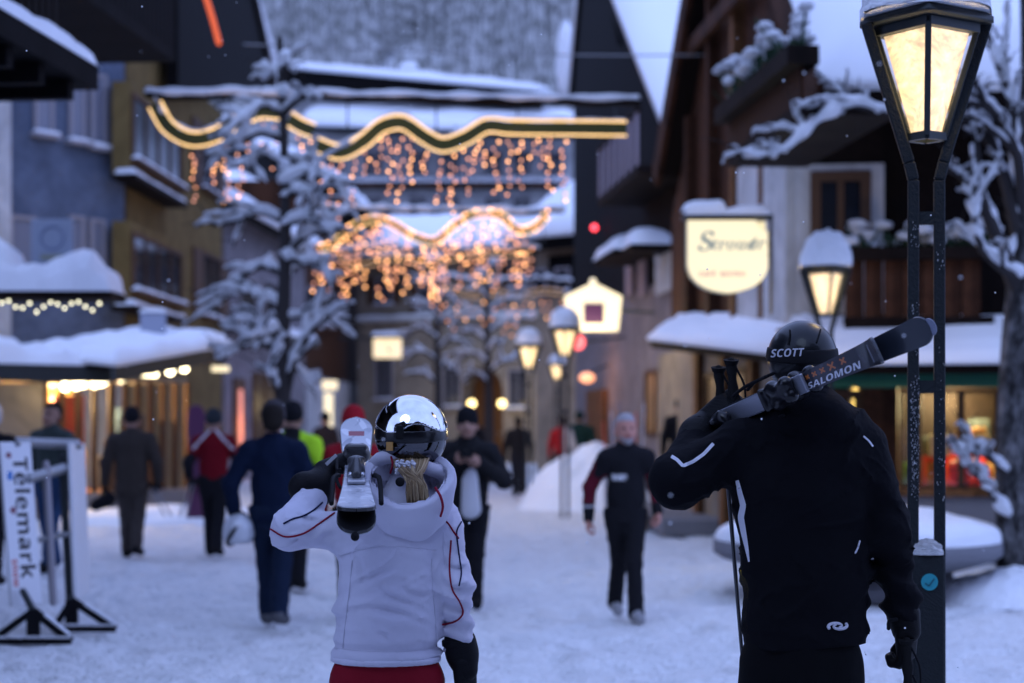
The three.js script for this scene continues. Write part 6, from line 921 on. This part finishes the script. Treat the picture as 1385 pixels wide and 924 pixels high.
  const art = litText(1024, 96, (c, w, h) => { c.fillStyle = '#b9bcc6'; c.fillRect(0, 0, w, h); const q = rng(6); for (let k = 0; k < 130; k++) { c.fillStyle = ['#a2a7b4', '#d6d9e2', '#8a8e9b', '#b0b5c2'][k % 4]; c.beginPath(); c.ellipse(q() * w, q() * h, 4 + 26 * q(), 2 + 9 * q(), q() * 3, 0, 7); c.fill(); } c.fillStyle = '#8d3b45'; c.fillRect(960, 24, 18, 48); });
  const topM = phys([1, 1, 1], 0.28, { map: art, clearcoat: 0.6 }), baseM = phys([0.01, 0.01, 0.012], 0.3, { clearcoat: 0.4 });
  const k1 = thing('ski', 'upper silver patterned ski on the woman\'s shoulder, tip pointing away', 'ski', near); frameOf(k1, D, V(0, 1, 0)); mesh('top_sheet', s1.top, topM, k1); mesh('base', s1.base, baseM, k1); binding(k1, len * 0.52, mat([0.05, 0.05, 0.055], 0.35), mat([0.45, 0.46, 0.5], 0.3, { metalness: 0.5 }), { up: 1 });
  mesh('binding_frame', [box(0.2, 0.02, 0.03, len * 0.42, 0.034, 0, 0.008), box(0.04, 0.024, 0.058, len * 0.36, 0.034, 0, 0.01), box(0.09, 0.03, 0.066, len * 0.66, 0.04, 0, 0.01)], mat([0.5, 0.51, 0.56], 0.25, { metalness: 0.7 }), k1);
  for (const s of [-1, 1]) mesh('brake_arm', tube([V(len * 0.42, 0.02, s * 0.06), V(len * 0.33, 0.03, s * 0.076), V(len * 0.2, -0.02, s * 0.08)], 0.009, 6), M.black, k1);
  const k2 = thing('ski', 'lower ski of the woman\'s pair, turned base up with black curled end', 'ski', near.clone().add(V(0, -0.002, 0))); frameOf(k2, D, V(0, -1, 0)); k2.translateX(-0.004); mesh('top_sheet', s2.top, topM, k2); mesh('base', s2.base, baseM, k2); binding(k2, len * 0.52, mat([0.05, 0.05, 0.055], 0.35), mat([0.3, 0.31, 0.34], 0.35));
  mesh('tail_clip', new THREE.SphereGeometry(0.014, 10, 8).translate(-0.002, 0.07, 0.004), M.black, k2);
}
{ // ---------------- man in black
  const d = 5.85, base = V((1088 - CX) * d / F, 0, -d), g = thing('person', 'man in black ski jacket and black helmet seen from behind', 'person', base), J = (x, y, z = 0) => P(x, y, d + z).sub(base);
  const black = mat([0.004, 0.004, 0.006], 0.85, { specularIntensity: 0.18, bumpMap: rep(weave, 8), bumpScale: 0.0016 }), tr = cloth([0.004, 0.004, 0.005], 0.85), tape = mat([0.55, 0.55, 0.62], 0.45), glove = mat([0.007, 0.007, 0.008], 0.55, { bumpMap: rep(weave, 5), bumpScale: 0.002 });
  const hemY = J(0, 872).y, shL = J(996, 606, 0.02), shR = J(1166, 604, 0.02), elL = J(912, 652, -0.04), wrL = J(944, 588, 0.16), elR = J(1200, 720, -0.03), wrR = J(1222, 826, 0.02), neck = J(1090, 560, 0.03), head = J(1086, 492, 0.05);
  const hipL = J(1045, 900), hipR = J(1122, 900), knL = V(hipL.x - 0.02, 0.5, -0.1), knR = V(hipR.x + 0.02, 0.52, 0.03), anL = V(hipL.x - 0.02, 0.1, -0.12), anR = V(hipR.x + 0.02, 0.13, 0.2);
  const bp = [[head.clone().add(V(0, 0.02, 0)), 0.095, head.clone().add(V(0, -0.06, -0.03)), 0.075, 1, 0.04], [neck, 0.06, head, 0.058], [neck, 0.07, J(1088, 720), 0.12, 0.7, 0.05], [J(1088, 720), 0.12, J(1085, 890), 0.12, 0.7, 0.05], [shL, 0.05, elL, 0.04], [elL, 0.04, wrL, 0.03], [shR, 0.05, elR, 0.04], [elR, 0.04, wrR, 0.03], [shL, 0.06, shR, 0.06, 1, 0.05], [hipL, 0.08, knL, 0.055], [knL, 0.055, anL, 0.04], [hipR, 0.08, knR, 0.055], [knR, 0.055, anR, 0.04], [head.clone().add(V(-0.02, 0, -0.1)), 0.014, head.clone().add(V(-0.025, -0.03, -0.12)), 0.017]];
  mesh('body', solid(bp, 0.012, 0.02), M.skin, g);
  const jp = [[J(1087, 856), 0.2, J(1090, 760), 0.196, 0.72, 0.07], [J(1090, 760), 0.196, J(1086, 660), 0.212, 0.68, 0.07], [J(1086, 660), 0.212, J(1086, 616), 0.19, 0.66, 0.07], [shL.clone().add(V(0.03, -0.015, 0)), 0.085, shR.clone().add(V(-0.03, -0.015, 0)), 0.085, 1, 0.08], [neck.clone().add(V(0, -0.05, 0)), 0.12, neck.clone().add(V(0.005, 0.02, 0)), 0.092, 1, 0.06],
    [J(1112, 566, -0.06), 0.075, J(1142, 574, 0), 0.06, 1, 0.05], [J(1070, 572, -0.07), 0.07, J(1112, 566, -0.08), 0.075, 1, 0.05], [shL, 0.088, elL, 0.078, 1, 0.05], [elL, 0.078, wrL, 0.062, 1, 0.04], [shR, 0.084, elR, 0.066, 1, 0.035], [elR, 0.066, wrR, 0.054, 1, 0.035]];
  const jf = (dd, x, y, z) => { const arm = x > J(1168, 800).x && y < 1.42 ? 1 : 0; const el = arm * 0.009 * Math.sin(y * 66 + x * 30) * Math.exp(-Math.pow((y - 1.02) / 0.22, 2)); return Math.max(dd + wrinkle(x, y, z, 9) * 1.2 + el, (arm ? -9 : hemY + 0.008 * Math.sin(x * 11)) - y); };
  const jk = solid(jp, 0.0075, 0.04, jf), jacket = mesh('jacket', jk, black, g), hit = tracer(jk.userData.f, base);
  ribbon(jacket, 'reflective_tape', hit, [[908, 617], [916, 622], [924, 630], [938, 624], [952, 614], [965, 600]], 2.3, tape, 36);
  ribbon(jacket, 'reflective_tape', hit, [[997, 650], [1001, 668], [1005, 684], [1002, 700], [1006, 722], [1010, 742], [1013, 760]], (t) => 3.6 * Math.sin(0.5 + t * 2.5) + 0.6, tape, 36);
  piping(jacket, 'piping', hit, [[992, 742], [999, 758], [1002, 772]], 0.003, mat([0.35, 0.26, 0.02], 0.6), 12); piping(jacket, 'piping', hit, [[1163, 732], [1160, 742], [1157, 748]], 0.003, tape, 8); ribbon(jacket, 'reflective_tape', hit, [[1168, 590], [1175, 596], [1181, 604]], 1.2, tape, 10);
  // oval double-swirl emblem on the hem
  const e = []; for (const s of [1, -1]) { const pts = []; for (let k = 0; k <= 14; k++) { const a = -0.5 + k / 14 * 4.4, rr = 1 - 0.55 * k / 14; pts.push(hit(1133 + s * Math.cos(a) * 12 * rr + s * 1.2, 847 + s * Math.sin(a) * 5.2 * rr, 0.003)); } e.push(tube(pts, (t) => 0.0058 - 0.002 * t, 6)); } mesh('emblem', e, tape, jacket);
  mesh('trousers', solid([[J(1086, 870), 0.18, J(1086, 905), 0.178, 0.76, 0.05], [hipL, 0.112, knL, 0.09], [knL, 0.09, anL, 0.085], [hipR, 0.112, knR, 0.09], [knR, 0.09, anR, 0.085]], 0.012, 0.025, (dd, x, y, z) => Math.max(dd + 0.005 * noise(x * 8, y * 8, z * 8), y - hemY - 0.1)), tr, g);
  for (const a of [anL, anR]) mesh('boot', solid([[a, 0.075, a.clone().add(V(0, -0.03, 0)), 0.07], [a.clone().setY(0.065), 0.062, a.clone().add(V(0, 0, -0.19)).setY(0.058), 0.054]], 0.012, 0.03, (dd, x, y, z) => Math.max(dd, 0.003 - y)), M.rubber, g);
  const hL = J(955, 572, 0.19); mesh('glove', mergeGeometries([solid([[wrL, 0.06, J(936, 604, 0.12), 0.062], [wrL, 0.058, hL, 0.045]], 0.008, 0.03), hand(hL, V(0.3, 0.3, 0.15), V(-0.5, 0.4, 0.7), 1, 0.95, 1.12, 0.006, 1.3)]), glove, g);
  mesh('glove', mergeGeometries([solid([[J(1222, 832, 0.02), 0.056, J(1226, 852, 0.01), 0.048]], 0.008, 0.03), hand(J(1226, 848, 0.01), V(0.02, -1, -0.1), V(0.8, 0.1, 0.6), -1, 0.95, 1.12, 0.006, 1.3)]), glove, g); mesh('glove_strap', tube([J(1212, 838, -0.05), J(1203, 840, -0.05), J(1202, 850, -0.04)], 0.007, 6), M.black, g);
  // helmet with lettered goggle strap
  const H0 = J(1085, 484, 0.05), [hf, hg] = helmetShell(H0, 0.115, 0.124, 0.14, -0.1, -0.1, 0.005), gl = phys([0.005, 0.006, 0.008], 0.35, { specularIntensity: 0.4, clearcoat: 0.22, clearcoatRoughness: 0.1 }); mesh('helmet_shell', hg, gl, g);
  mesh('goggle_strap', band(hf, H0, 0.2, H0.y - 0.012, H0.y + 0.034, 0.004, -0.1), mat([0.012, 0.012, 0.014], 0.7), g); mesh('helmet_rim', band(hf, H0, 0.2, H0.y - 0.105, H0.y - 0.085, 0.004, -0.1), M.rubber, g);
  for (const [a, b] of [[1062, 1070], [1106, 1112]]) mesh('shell_groove', tube([J(a, 462, -0.085), J((a + b) / 2, 452, -0.062), J(b - 2, 446, -0.03)].map((p) => { const k = hf(p.x, p.y, p.z), n = p.clone().sub(H0).normalize(); return p.clone().addScaledVector(n, -k + 0.001); }), 0.0028, 6), M.rubber, g);
  const font = await new FontLoader().loadAsync('fonts/droid/droid_sans_bold.typeface.json');
  { const hh = tracer((x, y, z) => hf(x, y, z) - 0.0045, base), shp = font.generateShapes('SCOTT', 11.5), sg = new THREE.ShapeGeometry(shp, 3), p = sg.attributes.position; for (let i = 0; i < p.count; i++) { const x = p.getX(i), y = p.getY(i), q = hh(1041.5 + x * 0.93 + y * 0.18, 483.5 - y * 0.95 - x * 0.04, 0.0015); p.setXYZ(i, q.x, q.y, q.z); } sg.computeVertexNormals(); mesh('strap_lettering', sg, mat([0.5, 0.5, 0.56], 0.6), g); }
  // the pair of skis, base to base
  const tip = P(1250, 446, 5.0), end = P(950, 579, 6.16), D = tip.clone().sub(end), len = D.length(), mid = P(1085, 515, 5.58), cam = V(0, EYE, 0).sub(mid).normalize(), Wd = D.clone().cross(cam).normalize(), N = Wd.clone().cross(D).normalize(); if (N.dot(cam) < 0) N.negate();
  const art = litText(2048, 160, (c, w, h) => {
    c.fillStyle = '#24252b'; c.fillRect(0, 0, w, h); const q = rng(14); for (let k = 0; k < 60; k++) { c.fillStyle = ['#2e3038', '#1b1c21', '#3a3c46'][k % 3]; c.beginPath(); c.ellipse(q() * w, q() * h, 10 + 60 * q(), 3 + 12 * q(), q() * 3, 0, 7); c.fill(); }
    c.strokeStyle = '#b5652c'; c.lineWidth = 15; for (const [x, s] of [[1080, 30], [1240, 16], [1310, 18], [1390, 20], [1480, 28], [1590, 22]]) { const y = 46; c.beginPath(); c.moveTo(x - s, y - s); c.lineTo(x + s, y + s); c.moveTo(x + s, y - s); c.lineTo(x - s, y + s); c.stroke(); }
    c.fillStyle = '#d0d2da'; c.font = 'italic bold 92px sans-serif'; c.save(); c.translate(1195, 148); c.scale(1.15, 0.8); c.fillText('SALOMON', 0, 0); c.restore(); c.fillStyle = '#8c8f9a'; c.fillRect(1860, 20, 14, 120); c.fillStyle = '#7b7e88'; c.fillRect(300, 60, 420, 60);
  });
  const topM = phys([1, 1, 1], 0.32, { map: art, clearcoat: 0.5 }), baseM = phys([0.02, 0.024, 0.034], 0.3, { clearcoat: 0.3 });
  const s1 = skiParts(len * 0.9, 0.09, 0.064, 0.082, 0.06, 0.02, 0.011), s2 = skiParts(len * 0.975, 0.092, 0.064, 0.082, 0.06, 0.02, 0.011);
  const mount = (o, up, z) => frameOf(o, D, up);
  const k1 = thing('ski', 'dark ski with orange marks and white lettering on the man\'s shoulder', 'ski', end.clone()); frameOf(k1, D, N); mesh('top_sheet', s1.top, topM, k1); mesh('base', s1.base, baseM, k1); binding(k1, len * 0.3, M.blackGloss, mat([0.3, 0.31, 0.36], 0.3, { metalness: 0.5 }));
  const k2 = thing('ski', 'second dark ski under the lettered one, its bluish base showing at the tip', 'ski', end.clone().addScaledVector(N, -0.002)); frameOf(k2, D, N.clone().negate()); mesh('top_sheet', s2.top, mat([0.03, 0.03, 0.035], 0.4), k2); mesh('base', s2.base, baseM, k2); binding(k2, len * 0.3, M.blackGloss, mat([0.2, 0.2, 0.22], 0.4)); mesh('tip_badge', new THREE.CylinderGeometry(0.026, 0.026, 0.003, 20).translate(len * 0.962, 0.062, 0).rotateZ(0), mat([0.2, 0.22, 0.3], 0.4), k2);
  // poles
  const pole = (label, a, b, grip, ground) => { const p = thing('ski_pole', label, 'ski pole', a), q = b.clone().sub(a), u = q.clone().normalize(); mesh('shaft', tube([u.clone().multiplyScalar(grip), q], 0.0085, 8, 0.006), phys([0.02, 0.02, 0.024], 0.3, { clearcoat: 0.5 }), p); const gr = tube(Array.from({ length: 8 }, (_, i) => u.clone().multiplyScalar(grip * i / 7)), (t) => 0.0165 + 0.0025 * Math.sin(t * 14), 10); mesh('grip', gr, M.rubber, p); mesh('grip_cap', new THREE.CylinderGeometry(0.027, 0.021, 0.016, 18).rotateX(0.2), M.rubber, p);
    mesh('strap', tube([u.clone().multiplyScalar(0.02).add(V(0.014, 0, 0.01)), u.clone().multiplyScalar(0.08).add(V(0.036, 0, 0.02)), u.clone().multiplyScalar(0.15).add(V(0.032, 0, 0.02)), u.clone().multiplyScalar(0.11).add(V(0.014, 0, 0.012))], 0.004, 5), M.black, p); mesh('basket', new THREE.CylinderGeometry(0.04, 0.045, 0.008, 20).translate(q.x - u.x * 0.06, q.y - u.y * 0.06, q.z - u.z * 0.06), M.rubber, p); };
  pole('left of the two ski poles gripped upright with the man\'s skis', P(972, 500, 6.03), P(1010, 960, 6.05), 0.17); pole('right of the two ski poles gripped upright with the man\'s skis', P(989, 490, 6.0), P(1024, 968, 6.02), 0.17);
  pole('ski pole hanging from the man\'s lowered right hand', P(1226, 868, 5.82), P(1240, 1180, 5.8), 0.15);
}
{ // a few flakes in the air
  const N = 140, o = new THREE.InstancedMesh(new THREE.IcosahedronGeometry(0.0028, 1), M.snowFar, N), m = new THREE.Matrix4(), r = rng(99); for (let i = 0; i < N; i++) { const d = 3.2 + 9 * r(), p = P(r() * 1385, r() * 924, d); m.makeTranslation(p.x, p.y, p.z); o.setMatrixAt(i, m); } o.name = 'snowflakes'; o.userData = { kind: 'stuff', label: 'sparse snowflakes drifting down through the air', category: 'snow' }; scene.add(o);
}
renderer.render(scene, camera);
